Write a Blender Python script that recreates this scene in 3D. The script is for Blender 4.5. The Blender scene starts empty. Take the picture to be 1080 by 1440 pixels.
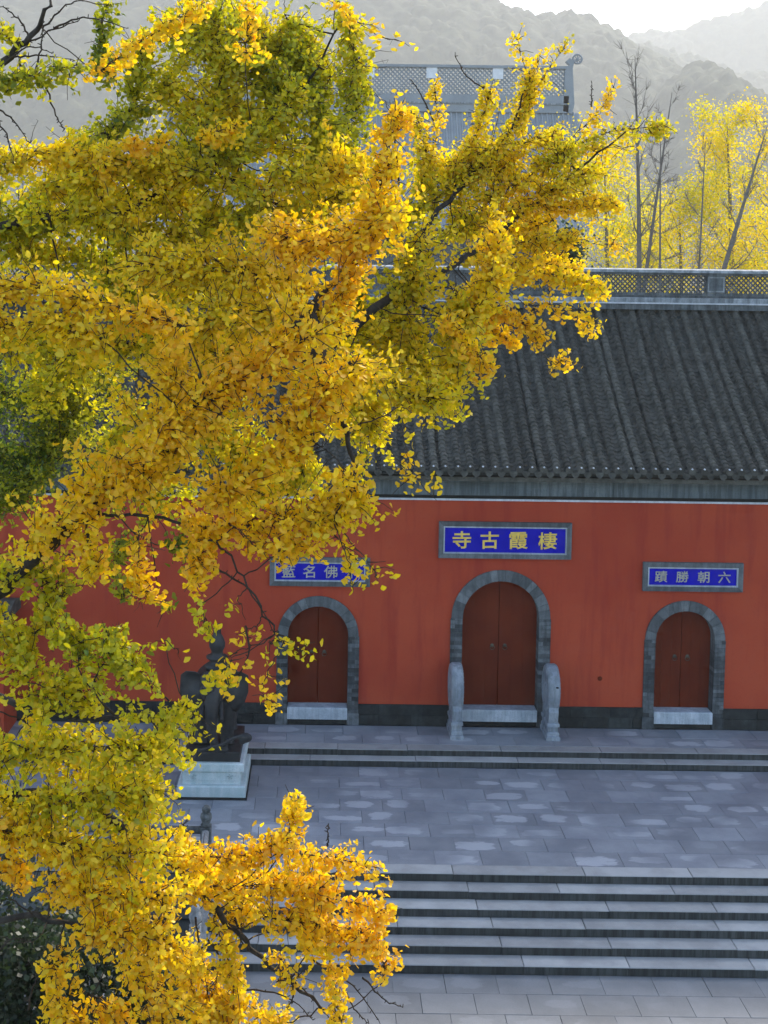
import bpy, bmesh, math, random
import numpy as np
from mathutils import Vector, Matrix
random.seed(7); RNG = np.random.default_rng(11)
R = math.radians
scene = bpy.context.scene
COL = scene.collection

# ------------------------------------------------------------------ camera
F_PX, PPX, PPY = 1700.0, 455.0, 519.0          # focal length and principal point in photograph pixels (1080 x 1440)
PITCH, ROLL, CAM_H = R(4), 0.013, 11.37        # metres above the upper terrace (z = 0)
cam = bpy.data.cameras.new('camera'); cam_o = bpy.data.objects.new('camera', cam); COL.objects.link(cam_o)
rot = Matrix.Rotation(math.pi / 2 - PITCH, 3, 'X') @ Matrix.Rotation(ROLL, 3, 'Z')
cam_o.matrix_world = Matrix.Translation((0, 0, CAM_H)) @ rot.to_4x4()
cam.sensor_fit = 'HORIZONTAL'; cam.sensor_width = 36; cam.lens = 36 * F_PX / 1080
cam.shift_x = (540 - PPX) / 1080; cam.shift_y = -(720 - PPY) / 1080
cam.clip_start = 0.1; cam.clip_end = 6000
scene.camera = cam_o
# ------------------------------------------------------------------ light
SUN_EL, SUN_AZ = 37.5, 24                        # the sun stands behind the hall, a little to the right
w = bpy.data.worlds.new('World'); scene.world = w; w.use_nodes = True
wn = w.node_tree; bg = wn.nodes['Background']
sky = wn.nodes.new('ShaderNodeTexSky'); sky.sky_type = 'NISHITA'; sky.sun_disc = False
sky.sun_elevation = R(SUN_EL); sky.sun_rotation = R(SUN_AZ); sky.air_density = 1.0; sky.dust_density = 1.2; sky.ozone_density = 1.0
wn.links.new(sky.outputs[0], bg.inputs[0]); bg.inputs[1].default_value = 0.15
sl = bpy.data.lights.new('sun', 'SUN'); sl.energy = 3.1; sl.angle = R(6); sl.color = (1.0, 0.93, 0.82)
so = bpy.data.objects.new('sun', sl); COL.objects.link(so)
sd = Vector((math.sin(R(SUN_AZ)) * math.cos(R(SUN_EL)), math.cos(R(SUN_AZ)) * math.cos(R(SUN_EL)), math.sin(R(SUN_EL))))
so.rotation_euler = sd.to_track_quat('Z', 'Y').to_euler()
vs = scene.view_settings; vs.view_transform = 'Standard'; vs.look = 'None'; vs.gamma = 1; vs.use_curve_mapping = False
vs.exposure = 1.42
HAZE_DENSITY = 0.0003
cy = scene.cycles; cy.max_bounces = 6; cy.diffuse_bounces = 3; cy.glossy_bounces = 2; cy.transmission_bounces = 4
cy.volume_bounces = 1; cy.transparent_max_bounces = 8; cy.use_denoising = True; cy.sample_clamp_indirect = 4
cy.use_adaptive_sampling = True; cy.adaptive_threshold = 0.02

# ------------------------------------------------------------------ pixel -> place
RM = np.array(rot)
def ray(px, py): return RM @ np.array([(px - PPX) / F_PX, -(py - PPY) / F_PX, -1.0])
def ay(px, py, Y): d = ray(px, py); return np.array([0, 0, CAM_H]) + d * (Y / d[1])
def proj(P):
    v = (np.asarray(P) - np.array([0, 0, CAM_H])) @ RM
    return PPX - F_PX * v[..., 0] / v[..., 2], PPY + F_PX * v[..., 1] / v[..., 2]

# ------------------------------------------------------------------ mesh helpers
WLOC = {}
def wloc(o): return WLOC.get(o.name, Vector((0, 0, 0)))
def link(name, data, parent=None, loc=(0, 0, 0), mat=None):
    o = bpy.data.objects.new(name, data); COL.objects.link(o)
    loc = Vector(loc); WLOC[o.name] = loc
    if parent is not None: o.parent = parent; o.location = loc - wloc(parent)
    else: o.location = loc
    if mat is not None and data is not None and len(data.materials) == 0: data.materials.append(mat)
    return o
def tag(o, label=None, cat=None, group=None, kind=None):
    if label: o['label'] = label
    if cat: o['category'] = cat
    if group: o['group'] = group
    if kind: o['kind'] = kind
    return o
def empty(name, loc, label=None, cat=None, group=None):
    return tag(link(name, None, None, loc), label, cat, group)
class MB:
    def __init__(s): s.v = []; s.f = []; s.smooth = []
    def add(s, vs_, fs, sm=False):
        n = len(s.v); s.v += [tuple(p) for p in vs_]; s.f += [tuple(i + n for i in f) for f in fs]; s.smooth += [sm] * len(fs); return s
    def box(s, x0, x1, y0, y1, z0, z1, bev=0.0):
        if bev <= 0:
            return s.add([(x, y, z) for z in (z0, z1) for y in (y0, y1) for x in (x0, x1)],
                         [(0, 2, 3, 1), (4, 5, 7, 6), (0, 1, 5, 4), (2, 6, 7, 3), (0, 4, 6, 2), (1, 3, 7, 5)])
        b = bev; rings = [(z0, 0), (z1 - b, 0), (z1, b)]      # only the upper edges are eased
        V = []
        for z, i in rings: V += [(x0 + i, y0 + i, z), (x1 - i, y0 + i, z), (x1 - i, y1 - i, z), (x0 + i, y1 - i, z)]
        Fc = [(3, 2, 1, 0), (8, 9, 10, 11)]
        for r in range(2):
            for k in range(4): Fc.append((r * 4 + k, r * 4 + (k + 1) % 4, r * 4 + 4 + (k + 1) % 4, r * 4 + 4 + k))
        return s.add(V, Fc)
    def prism(s, poly, axis, a, b):
        """extrude a 2-D polygon: axis 'y' -> poly is (x,z); axis 'x' -> poly is (y,z)"""
        n = len(poly); mk = (lambda p, t: (p[0], t, p[1])) if axis == 'y' else (lambda p, t: (t, p[0], p[1]))
        V = [mk(p, a) for p in poly] + [mk(p, b) for p in poly]
        Fc = [tuple(range(n)), tuple(range(2 * n - 1, n - 1, -1))] + [(i, (i + 1) % n, n + (i + 1) % n, n + i) for i in range(n)]
        return s.add(V, Fc)
    def tube(s, pts, rad, sides=6, cap=True):
        pts = [Vector(p) for p in pts]; n = len(s.v); V = []; Fc = []
        up = Vector((0.31, 0.17, 0.93))
        for i, p in enumerate(pts):
            t = (pts[min(i + 1, len(pts) - 1)] - pts[max(i - 1, 0)])
            if t.length < 1e-6: t = Vector((0, 0, 1))
            t.normalize(); a = t.cross(up)
            if a.length < 1e-3: a = t.cross(Vector((1, 0, 0)))
            a.normalize(); b = t.cross(a)
            for k in range(sides):
                an = 2 * math.pi * k / sides; V.append(p + (a * math.cos(an) + b * math.sin(an)) * rad[i])
        for i in range(len(pts) - 1):
            for k in range(sides): Fc.append((i * sides + k, i * sides + (k + 1) % sides, (i + 1) * sides + (k + 1) % sides, (i + 1) * sides + k))
        if cap: Fc.append(tuple(range(sides))[::-1]); Fc.append(tuple(range((len(pts) - 1) * sides, len(pts) * sides)))
        return s.add(V, Fc, True)
    def lathe(s, prof, c, sides=16):
        V = []; Fc = []
        for r, z in prof:
            for k in range(sides): an = 2 * math.pi * k / sides; V.append((c[0] + r * math.cos(an), c[1] + r * math.sin(an), c[2] + z))
        for i in range(len(prof) - 1):
            for k in range(sides): Fc.append((i * sides + k, i * sides + (k + 1) % sides, (i + 1) * sides + (k + 1) % sides, (i + 1) * sides + k))
        Fc.append(tuple(range(sides))[::-1]); Fc.append(tuple(range((len(prof) - 1) * sides, len(prof) * sides)))
        return s.add(V, Fc, True)
    def mesh(s, name, origin=(0, 0, 0), fix=True):
        m = bpy.data.meshes.new(name); o = Vector(origin)
        m.from_pydata([Vector(v) - o for v in s.v], [], s.f)
        m.polygons.foreach_set('use_smooth', s.smooth)
        if fix:
            bm = bmesh.new(); bm.from_mesh(m); bmesh.ops.recalc_face_normals(bm, faces=bm.faces); bm.to_mesh(m); bm.free()
        m.update(); return m
    def build(s, name, mat, parent=None, origin=None):
        if origin is None:
            xs = [v[0] for v in s.v]; ys = [v[1] for v in s.v]; zs = [v[2] for v in s.v]
            origin = ((min(xs) + max(xs)) / 2, (min(ys) + max(ys)) / 2, min(zs))
        return link(name, s.mesh(name, origin), parent, origin, mat)
def fast_mesh(name, V, Fc, smooth=False):
    """numpy verts (n,3) and faces (m,k) -> mesh"""
    m = bpy.data.meshes.new(name); V = np.ascontiguousarray(V, dtype=np.float32); Fc = np.ascontiguousarray(Fc, dtype=np.int32)
    k = Fc.shape[1]
    m.vertices.add(len(V)); m.vertices.foreach_set('co', V.ravel())
    m.loops.add(Fc.size); m.loops.foreach_set('vertex_index', Fc.ravel())
    m.polygons.add(len(Fc)); m.polygons.foreach_set('loop_start', np.arange(0, Fc.size, k, dtype=np.int32))
    if smooth: m.polygons.foreach_set('use_smooth', np.ones(len(Fc), dtype=bool))
    m.update(calc_edges=True); return m

# ------------------------------------------------------------------ materials
def nd(nt, t, **kw):
    n = nt.nodes.new('ShaderNode' + t)
    for k, v in kw.items(): setattr(n, k, v)
    return n
def new_mat(name):
    m = bpy.data.materials.new(name); m.use_nodes = True; nt = m.node_tree
    return m, nt, nt.nodes['Principled BSDF']
def noise(nt, vec, scale, detail=5, rough=0.6):
    n = nd(nt, 'TexNoise'); n.inputs['Scale'].default_value = scale; n.inputs['Detail'].default_value = detail; n.inputs['Roughness'].default_value = rough
    nt.links.new(vec, n.inputs['Vector']); return n.outputs[0]
def ramp(nt, fac, lo, hi):
    r = nd(nt, 'MapRange'); r.interpolation_type = 'SMOOTHSTEP'; r.inputs[1].default_value = lo; r.inputs[2].default_value = hi
    nt.links.new(fac, r.inputs[0]); return r.outputs[0]
def mix(nt, fac, a, b, mode='MIX'):
    m = nd(nt, 'Mix', data_type='RGBA', blend_type=mode)
    for s, val in ((m.inputs[0], fac), (m.inputs[6], a), (m.inputs[7], b)):
        if hasattr(val, 'is_output') or isinstance(val, bpy.types.NodeSocket): nt.links.new(val, s)
        elif isinstance(val, (int, float)): s.default_value = val
        else: s.default_value = (*val, 1)
    return m.outputs[2]
def mathn(nt, op, a, b=None):
    m = nd(nt, 'Math', operation=op)
    for i, val in enumerate((a, b)):
        if val is None: continue
        if isinstance(val, (int, float)): m.inputs[i].default_value = val
        else: nt.links.new(val, m.inputs[i])
    return m.outputs[0]
def pos(nt, sx=1, sy=1, sz=1):
    g = nd(nt, 'NewGeometry'); mp = nd(nt, 'Mapping'); mp.inputs['Scale'].default_value = (sx, sy, sz)
    nt.links.new(g.outputs['Position'], mp.inputs[0]); return mp.outputs[0]
def stone(name, c1, c2, scale=2.0, rough=0.75, bump=0.25, var=0.25, streak=0.0, streak_c=(0.02, 0.022, 0.02), fine=40, spec=0.3):
    m, nt, b = new_mat(name); p = pos(nt)
    base = mix(nt, ramp(nt, noise(nt, p, scale), 0.3, 0.7), c1, c2)
    sp = noise(nt, p, fine, 3, 0.7)
    base = mix(nt, mathn(nt, 'MULTIPLY', ramp(nt, sp, 0.45, 0.75), 0.45), base, tuple(x * 0.45 for x in c1))
    if var:
        oi = nd(nt, 'ObjectInfo'); k = nd(nt, 'MapRange'); k.inputs[3].default_value = 1 - var; k.inputs[4].default_value = 1 + var
        nt.links.new(oi.outputs['Random'], k.inputs[0]); hs = nd(nt, 'HueSaturation')
        nt.links.new(k.outputs[0], hs.inputs['Value']); nt.links.new(base, hs.inputs['Color']); base = hs.outputs[0]
    if streak:
        st = noise(nt, pos(nt, 9, 9, 0.7), 1.0, 4, 0.65)
        base = mix(nt, mathn(nt, 'MULTIPLY', ramp(nt, st, 0.4, 0.62), streak), base, streak_c)
    nt.links.new(base, b.inputs['Base Color']); b.inputs['Roughness'].default_value = rough; b.inputs['Specular IOR Level'].default_value = spec
    if bump:
        bp = nd(nt, 'Bump'); bp.inputs['Strength'].default_value = bump; bp.inputs['Distance'].default_value = 0.02
        nt.links.new(noise(nt, p, fine * 0.6, 6, 0.65), bp.inputs['Height']); nt.links.new(bp.outputs[0], b.inputs['Normal'])
    return m
M = {}
M['grey_brick'] = stone('grey_brick', (0.07, 0.077, 0.080), (0.135, 0.145, 0.15), 5, 0.9, 0.5, 0.6, 0.45)
M['voussoir'] = stone('voussoir', (0.10, 0.11, 0.112), (0.16, 0.17, 0.175), 4, 0.9, 0.4, 0.35, 0.3)
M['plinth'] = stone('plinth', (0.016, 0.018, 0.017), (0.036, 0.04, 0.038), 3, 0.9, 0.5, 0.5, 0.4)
M['mortar'] = stone('mortar', (0.09, 0.097, 0.1), (0.13, 0.137, 0.14), 6, 0.9, 0.3, 0)
M['pale_stone'] = stone('pale_stone', (0.34, 0.38, 0.42), (0.5, 0.53, 0.56), 3, 0.6, 0.25, 0.1, 0.35, (0.16, 0.18, 0.19))
M['drum'] = stone('drum', (0.22, 0.25, 0.29), (0.36, 0.39, 0.42), 2.5, 0.8, 0.25, 0.05, 0.4, (0.09, 0.10, 0.095))
M['marble'] = stone('marble', (0.50, 0.57, 0.56), (0.66, 0.70, 0.69), 2.5, 0.5, 0.15, 0.05, 0.35, (0.28, 0.42, 0.42))
M['fascia'] = stone('fascia', (0.11, 0.135, 0.145), (0.17, 0.20, 0.21), 1.2, 0.9, 0.3, 0.06, 0.6, (0.04, 0.05, 0.052))
M['white_trim'] = stone('white_trim', (0.5, 0.51, 0.54), (0.66, 0.67, 0.7), 6, 0.6, 0.1, 0, 0.3, (0.3, 0.3, 0.3))
M['white_tile'] = stone('white_tile', (.7, .7, .7), (.8, .8, .8), 3, .5, .05, 0)
M['tile'] = stone('tile', (0.042, 0.041, 0.033), (0.088, 0.085, 0.071), 4.5, 0.9, 0.5, 0.32, 0.0, fine=30)
M['ridge'] = stone('ridge', (0.07, 0.08, 0.085), (0.15, 0.165, 0.17), 3, 0.8, 0.4, 0.15, 0.45)
M['ridge_light'] = stone('ridge_light', (0.2, 0.22, 0.225), (0.36, 0.375, 0.38), 4, 0.8, 0.4, 0.1, 0.4)
M['bark'] = stone('bark', (0.022, 0.018, 0.014), (0.06, 0.05, 0.04), 9, 0.9, 0.8, 0)
M['twig'] = stone('twig', (0.03, 0.022, 0.016), (0.06, 0.045, 0.032), 9, 0.9, 0.3, 0)
M['pale_bark'] = stone('pale_bark', (0.13, 0.12, 0.10), (0.20, 0.18, 0.155), 6, 0.9, 0.5, 0)
M['ground'] = stone('ground', (0.07, 0.075, 0.07), (0.12, 0.12, 0.11), 0.4, 0.9, 0.3, 0)
M['hall_far'] = stone('hall_far', (0.26, 0.28, 0.29), (0.32, 0.34, 0.35), 0.6, 0.8, 0.2, 0)  # paler than the near tiles: distance haze is put into the colour
M['balus'] = stone('balus', (0.06, 0.066, 0.066), (0.20, 0.215, 0.215), 7, 0.75, 0.5, 0.2, 0.4)
M['balus_pale'] = stone('balus_pale', (0.3, 0.3, 0.3), (0.42, 0.42, 0.41), 5, 0.75, 0.3, 0.1, 0.3)

def paving(name, c1, c2, pale):
    """granite slab: grey, with a paler dried patch in the middle of some slabs"""
    m, nt, b = new_mat(name); p = pos(nt); oi = nd(nt, 'ObjectInfo'); tc = nd(nt, 'TexCoord')
    base = mix(nt, ramp(nt, noise(nt, p, 1.1), 0.3, 0.7), c1, c2); base = mix(nt, mathn(nt, 'MULTIPLY', ramp(nt, noise(nt, p, 0.35, 6, 0.65), 0.45, 0.7), 0.18), base, tuple(x * 0.6 for x in c1))
    hs = nd(nt, 'HueSaturation'); k = nd(nt, 'MapRange'); k.inputs[3].default_value = 0.86; k.inputs[4].default_value = 1.14
    nt.links.new(oi.outputs['Random'], k.inputs[0]); nt.links.new(k.outputs[0], hs.inputs['Value']); nt.links.new(base, hs.inputs['Color']); base = hs.outputs[0]
    sx = nd(nt, 'SeparateXYZ'); nt.links.new(tc.outputs['Object'], sx.inputs[0])
    r3 = mathn(nt, 'FRACT', mathn(nt, 'MULTIPLY', oi.outputs['Random'], 13.7)); r4 = mathn(nt, 'FRACT', mathn(nt, 'MULTIPLY', oi.outputs['Random'], 29.3))
    xo = mathn(nt, 'ADD', sx.outputs[0], mathn(nt, 'MULTIPLY', mathn(nt, 'SUBTRACT', r3, 0.5), 0.28)); yo = mathn(nt, 'ADD', sx.outputs[1], mathn(nt, 'MULTIPLY', mathn(nt, 'SUBTRACT', r4, 0.5), 0.16))
    ex = mathn(nt, 'POWER', mathn(nt, 'ABSOLUTE', mathn(nt, 'DIVIDE', xo, mathn(nt, 'ADD', 0.26, mathn(nt, 'MULTIPLY', r4, 0.22)))), 3)
    eyy = mathn(nt, 'POWER', mathn(nt, 'ABSOLUTE', mathn(nt, 'DIVIDE', yo, mathn(nt, 'ADD', 0.11, mathn(nt, 'MULTIPLY', r3, 0.12)))), 3)
    e = mathn(nt, 'ADD', ex, eyy)
    e = mathn(nt, 'ADD', e, mathn(nt, 'MULTIPLY', mathn(nt, 'SUBTRACT', noise(nt, pos(nt, 1, 2.4, 1), 3.6, 5), 0.5), 3.2))
    patch = mathn(nt, 'SUBTRACT', 1.0, ramp(nt, e, 0.45, 1.0))
    patch = mathn(nt, 'MULTIPLY', patch, ramp(nt, noise(nt, p, 0.55, 2), 0.36, 0.62))
    r2 = mathn(nt, 'FRACT', mathn(nt, 'MULTIPLY', oi.outputs['Random'], 7.31))
    patch = mathn(nt, 'MULTIPLY', patch, mathn(nt, 'MULTIPLY', ramp(nt, r2, 0.05, 0.6), 0.8))
    base = mix(nt, patch, base, pale)
    sp = noise(nt, p, 60, 3, 0.8); base = mix(nt, mathn(nt, 'MULTIPLY', ramp(nt, sp, 0.5, 0.8), 0.5), base, tuple(x * 0.4 for x in c1))
    nt.links.new(base, b.inputs['Base Color']); b.inputs['Roughness'].default_value = 0.6; b.inputs['Specular IOR Level'].default_value = 0.35
    bp = nd(nt, 'Bump'); bp.inputs['Strength'].default_value = 0.2; bp.inputs['Distance'].default_value = 0.01
    nt.links.new(noise(nt, p, 30, 5), bp.inputs['Height']); nt.links.new(bp.outputs[0], b.inputs['Normal'])
    return m
M['slab'] = paving('slab', (0.20, 0.21, 0.23), (0.275, 0.285, 0.30), (0.46, 0.465, 0.48))
M['slab_low'] = paving('slab_low', (0.165, 0.168, 0.17), (0.21, 0.213, 0.215), (0.24, 0.242, 0.244))
def step_material():
    """worn granite treads, risers dark with painted-in shade plus grime and run-off streaks"""
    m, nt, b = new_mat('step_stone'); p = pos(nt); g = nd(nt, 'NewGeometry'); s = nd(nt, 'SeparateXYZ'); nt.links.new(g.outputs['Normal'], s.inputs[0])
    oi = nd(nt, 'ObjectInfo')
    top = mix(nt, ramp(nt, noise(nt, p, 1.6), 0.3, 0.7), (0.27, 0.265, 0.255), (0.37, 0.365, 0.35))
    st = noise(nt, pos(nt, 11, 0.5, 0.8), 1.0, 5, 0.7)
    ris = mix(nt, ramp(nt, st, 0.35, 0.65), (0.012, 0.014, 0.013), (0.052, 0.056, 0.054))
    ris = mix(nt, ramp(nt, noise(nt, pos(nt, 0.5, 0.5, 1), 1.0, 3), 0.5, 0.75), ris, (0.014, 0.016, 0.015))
    base = mix(nt, ramp(nt, s.outputs[2], 0.4, 0.8), ris, top)  # faces chosen by normal: riser shade is put into the colour, with the grime
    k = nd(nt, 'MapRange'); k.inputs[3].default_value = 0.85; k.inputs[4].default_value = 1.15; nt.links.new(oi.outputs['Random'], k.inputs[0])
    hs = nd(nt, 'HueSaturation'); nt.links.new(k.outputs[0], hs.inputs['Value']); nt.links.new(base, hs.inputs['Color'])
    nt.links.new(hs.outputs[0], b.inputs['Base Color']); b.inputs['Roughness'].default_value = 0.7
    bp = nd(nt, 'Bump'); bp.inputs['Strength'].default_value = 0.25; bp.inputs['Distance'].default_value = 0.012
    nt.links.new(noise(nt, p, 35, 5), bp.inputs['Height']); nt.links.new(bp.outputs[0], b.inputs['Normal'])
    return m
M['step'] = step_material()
def paint(name, c1, c2, rough=0.6, scale=0.7, bump=0.08, streak=0.0, sc=(0, 0, 0), spec=0.3):
    m, nt, b = new_mat(name); p = pos(nt)
    base = mix(nt, ramp(nt, noise(nt, p, scale, 6, 0.55), 0.3, 0.7), c1, c2)
    if streak:
        st = noise(nt, pos(nt, 3, 3, 0.35), 1.0, 5, 0.6); base = mix(nt, mathn(nt, 'MULTIPLY', ramp(nt, st, 0.48, 0.7), streak), base, sc)
        ft = noise(nt, p, 14, 3); base = mix(nt, mathn(nt, 'MULTIPLY', ramp(nt, ft, 0.55, 0.75), streak * 0.6), base, sc)
    nt.links.new(base, b.inputs['Base Color']); b.inputs['Roughness'].default_value = rough; b.inputs['Specular IOR Level'].default_value = spec
    bp = nd(nt, 'Bump'); bp.inputs['Strength'].default_value = bump; bp.inputs['Distance'].default_value = 0.02
    nt.links.new(noise(nt, p, 9, 6), bp.inputs['Height']); nt.links.new(bp.outputs[0], b.inputs['Normal'])
    return m
M['red_wall'] = paint('red_wall', (0.36, 0.052, 0.026), (0.43, 0.074, 0.034), 0.9, 0.45, 0.15, 0.5, (0.27, 0.032, 0.024), 0.08)
M['door'] = paint('door', (0.115, 0.017, 0.006), (0.145, 0.024, 0.008), 0.7, 1.5, 0.1, 0.3, (0.06, 0.012, 0.006), 0.1)
M['blue'] = paint('blue', (0.008, 0.008, 0.34), (0.012, 0.012, 0.42), 0.7, 3, 0.05, spec=0.08)
M['gold'] = paint('gold', (0.80, 0.54, 0.09), (0.88, 0.62, 0.14), 0.4, 8, 0.1, 0.4, (0.3, 0.22, 0.1))
M['silver_gold'] = paint('silver_gold', (0.38, 0.36, 0.28), (0.48, 0.45, 0.36), 0.45, 8, 0.1, 0.4, (0.2, 0.2, 0.2))
M['bronze'] = paint('bronze', (0.012, 0.012, 0.012), (0.026, 0.026, 0.026), 0.6, 6, 0.25, 0.4, (0.03, 0.036, 0.033), 0.5)
M['iron'] = paint('iron', (0.05, 0.04, 0.03), (0.10, 0.08, 0.05), 0.4, 8, 0.1)
M['bird_grey'] = paint('bird_grey', (0.4, 0.42, 0.42), (0.55, 0.56, 0.56), 0.6, 8, 0.1)
def leaf_material(name, transl=0.56, rough=0.5):
    m, nt, b = new_mat(name); nt.nodes.remove(b); out = nt.nodes['Material Output']
    at = nd(nt, 'Attribute'); at.attribute_name = 'leaf_colour'
    n = noise(nt, pos(nt), 45, 3); c = mix(nt, mathn(nt, 'MULTIPLY', ramp(nt, n, 0.5, 0.8), 0.12), at.outputs['Color'], (0.30, 0.12, 0.01))
    d = nd(nt, 'BsdfDiffuse'); t = nd(nt, 'BsdfTranslucent'); g = nd(nt, 'BsdfGlossy'); g.inputs['Roughness'].default_value = rough
    nt.links.new(c, d.inputs[0]); nt.links.new(c, t.inputs[0]); g.inputs[0].default_value = (0.9, 0.9, 0.9, 1)
    a = nd(nt, 'MixShader'); a.inputs[0].default_value = transl; nt.links.new(d.outputs[0], a.inputs[1]); nt.links.new(t.outputs[0], a.inputs[2])
    e = nd(nt, 'MixShader'); e.inputs[0].default_value = 0.03; nt.links.new(a.outputs[0], e.inputs[1]); nt.links.new(g.outputs[0], e.inputs[2])
    nt.links.new(e.outputs[0], out.inputs[0]); return m
M['leaf'] = leaf_material('leaf')
def forest_material(name, c1, c2, scale=0.15):
    m, nt, b = new_mat(name); p = pos(nt)
    base = mix(nt, ramp(nt, noise(nt, p, scale * .5, 6, 0.7), 0.35, 0.65), c1, c2); nt.links.new(base, b.inputs['Base Color'])
    b.inputs['Roughness'].default_value = 0.95; b.inputs['Specular IOR Level'].default_value = 0.05
    bp = nd(nt, 'Bump'); bp.inputs['Strength'].default_value = 1.0; bp.inputs['Distance'].default_value = 1.0
    nt.links.new(noise(nt, p, 0.7, 6, 0.7), bp.inputs['Height']); nt.links.new(bp.outputs[0], b.inputs['Normal']); return m
M['forest'] = forest_material('forest', (0.03, 0.042, 0.022), (0.065, 0.075, 0.035))

# ------------------------------------------------------------------ the ground, terrace and steps
HALL_X0, HALL_X1, W = -10.5, 19.5, 29.85
PLAT_Z, EDGE = 0.30, [28.20, 27.90]
STAIR_X0, STAIR_X1 = -2.02, 11.1
TERR_Y, LOW_Z, TREAD, RISER = 22.72, -0.96, 0.36, 0.16
LOW_Y = TERR_Y - 5 * TREAD
tag(MB().add([(-3250, -60, LOW_Z - .06), (3250, -60, LOW_Z - .06), (3250, 2540, LOW_Z - .06), (-3250, 2540, LOW_Z - .06)], [(0, 1, 2, 3)]).build('ground', M['ground']), kind='structure')
SL_X, SL_Y = 0.93, 0.60
slab_meshes = [MB().box(-SL_X / 2 + .0025, SL_X / 2 - .0025, -SL_Y / 2 + .0025, SL_Y / 2 - .0025, -.08, 0, .005).mesh('paving_slab') for _ in range(2)]
def pave(base, x0, x1, y_front, rows, z, off=0.0, mat='slab'):
    first = slab_meshes[0] if mat == 'slab' else slab_meshes[1]
    for r in range(rows):
        x = x0 + ((r % 2) * 0.5 + off) * SL_X
        while x < x1:
            o = link('paving_slab', first, base, (x + random.uniform(-.003, .003), y_front + (r + .5) * SL_Y, z + random.uniform(-.003, .003)), M[mat])
            o.rotation_euler = (random.uniform(-.003, .003), random.uniform(-.003, .003), random.uniform(-.002, .002)); x += SL_X
b = MB().box(-14, 22, TERR_Y + .05, EDGE[1] + 2.5, LOW_Z, -.07); b.box(-14, STAIR_X0 - .3, TERR_Y - .02, TERR_Y + .04, LOW_Z, -.07)
terr = tag(b.build('upper_terrace', M['mortar']), kind='structure')
pave(terr, -10.4, 16, TERR_Y + .36, 8, 0.0, 0.2)
b = MB().box(-14, 20, 5, LOW_Y + .4, LOW_Z - .05, LOW_Z - .075 + .02)
low = tag(b.build('lower_court', M['mortar']), kind='structure')
pave(low, -3.8, 11.5, LOW_Y - 6 * SL_Y, 6, LOW_Z, 0.55, 'slab_low')
b = MB().box(-14, 22, EDGE[0] + .05, W + 4, -.06, PLAT_Z - .07)
plat = tag(b.build('hall_platform', M['mortar']), kind='structure')
pave(plat, -9.4, 16, EDGE[0] + .36, 2, PLAT_Z, 0.75)
def stone_course(parent, name, x0, x1, y0, y1, z0, z1, lmin, lmax, mat, bev=.012, off=0.0, gap=.003):
    x = x0 - off
    while x < x1:
        L = random.uniform(lmin, lmax); a, c = max(x, x0), min(x + L, x1)
        if c - a > .05:
            dz = random.uniform(-.006, .004); dy = random.uniform(-.008, .006)
            MB().box(a + gap, c - gap, y0 + dy, y1 + dy, z0, z1 + dz, bev).build(name, mat, parent)
        x += L
st = tag(MB().box(STAIR_X0, STAIR_X1, LOW_Y + .4, TERR_Y - .01, LOW_Z - .05, -.9).build('stone_steps', M['mortar']), kind='structure')
for i in range(6):
    yf = TERR_Y - i * TREAD; z1 = -i * RISER
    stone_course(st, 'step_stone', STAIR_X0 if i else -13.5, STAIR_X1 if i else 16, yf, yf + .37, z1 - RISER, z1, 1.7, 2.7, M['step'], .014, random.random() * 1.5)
ps = tag(MB().box(-13.9, 15.9, EDGE[1] + .1, EDGE[0] + .1, -.05, .06).build('platform_steps', M['mortar']), kind='structure')
for i, (yf, z1) in enumerate(((EDGE[0], .30), (EDGE[1], .15))):
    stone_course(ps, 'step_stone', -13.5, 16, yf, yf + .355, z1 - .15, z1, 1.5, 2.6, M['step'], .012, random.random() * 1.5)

# ------------------------------------------------------------------ gate hall
hall = empty('gate_hall', ((HALL_X0 + HALL_X1) / 2, W + 5, PLAT_Z), 'red-walled temple gate hall with grey tiled roof and three arched doors', 'temple')
DOORS = [(-0.05, .76, 3.32, .26), (4.53, .96, 4.02, .28), (9.17, .74, 3.32, .26)]     # centre, half width, top, surround width
WALL_TOP = 6.05
def arch_wall():
    b = MB(); th = .5; x = HALL_X0
    def quad(xa, xb, za0, zb0):
        n = len(b.v); b.v += [(xa, W, za0), (xb, W, zb0), (xb, W, WALL_TOP), (xa, W, WALL_TOP)]; b.f.append((n, n + 1, n + 2, n + 3)); b.smooth.append(False)
    for c, hw, top, sw in DOORS:
        r = hw + .02; sp = top - hw
        quad(x, c - r, PLAT_Z, PLAT_Z)
        N = 40
        for i in range(N):
            a0 = math.pi - math.pi * i / N; a1 = math.pi - math.pi * (i + 1) / N
            quad(c + r * math.cos(a0), c + r * math.cos(a1), sp + r * math.sin(a0), sp + r * math.sin(a1))
        x = c + r
    quad(x, HALL_X1, PLAT_Z, PLAT_Z)
    b.box(HALL_X0, HALL_X1, W + .55, W + 10, PLAT_Z, WALL_TOP + .6)
    return b
wall = arch_wall().build('wall', M['red_wall'], hall)
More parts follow.
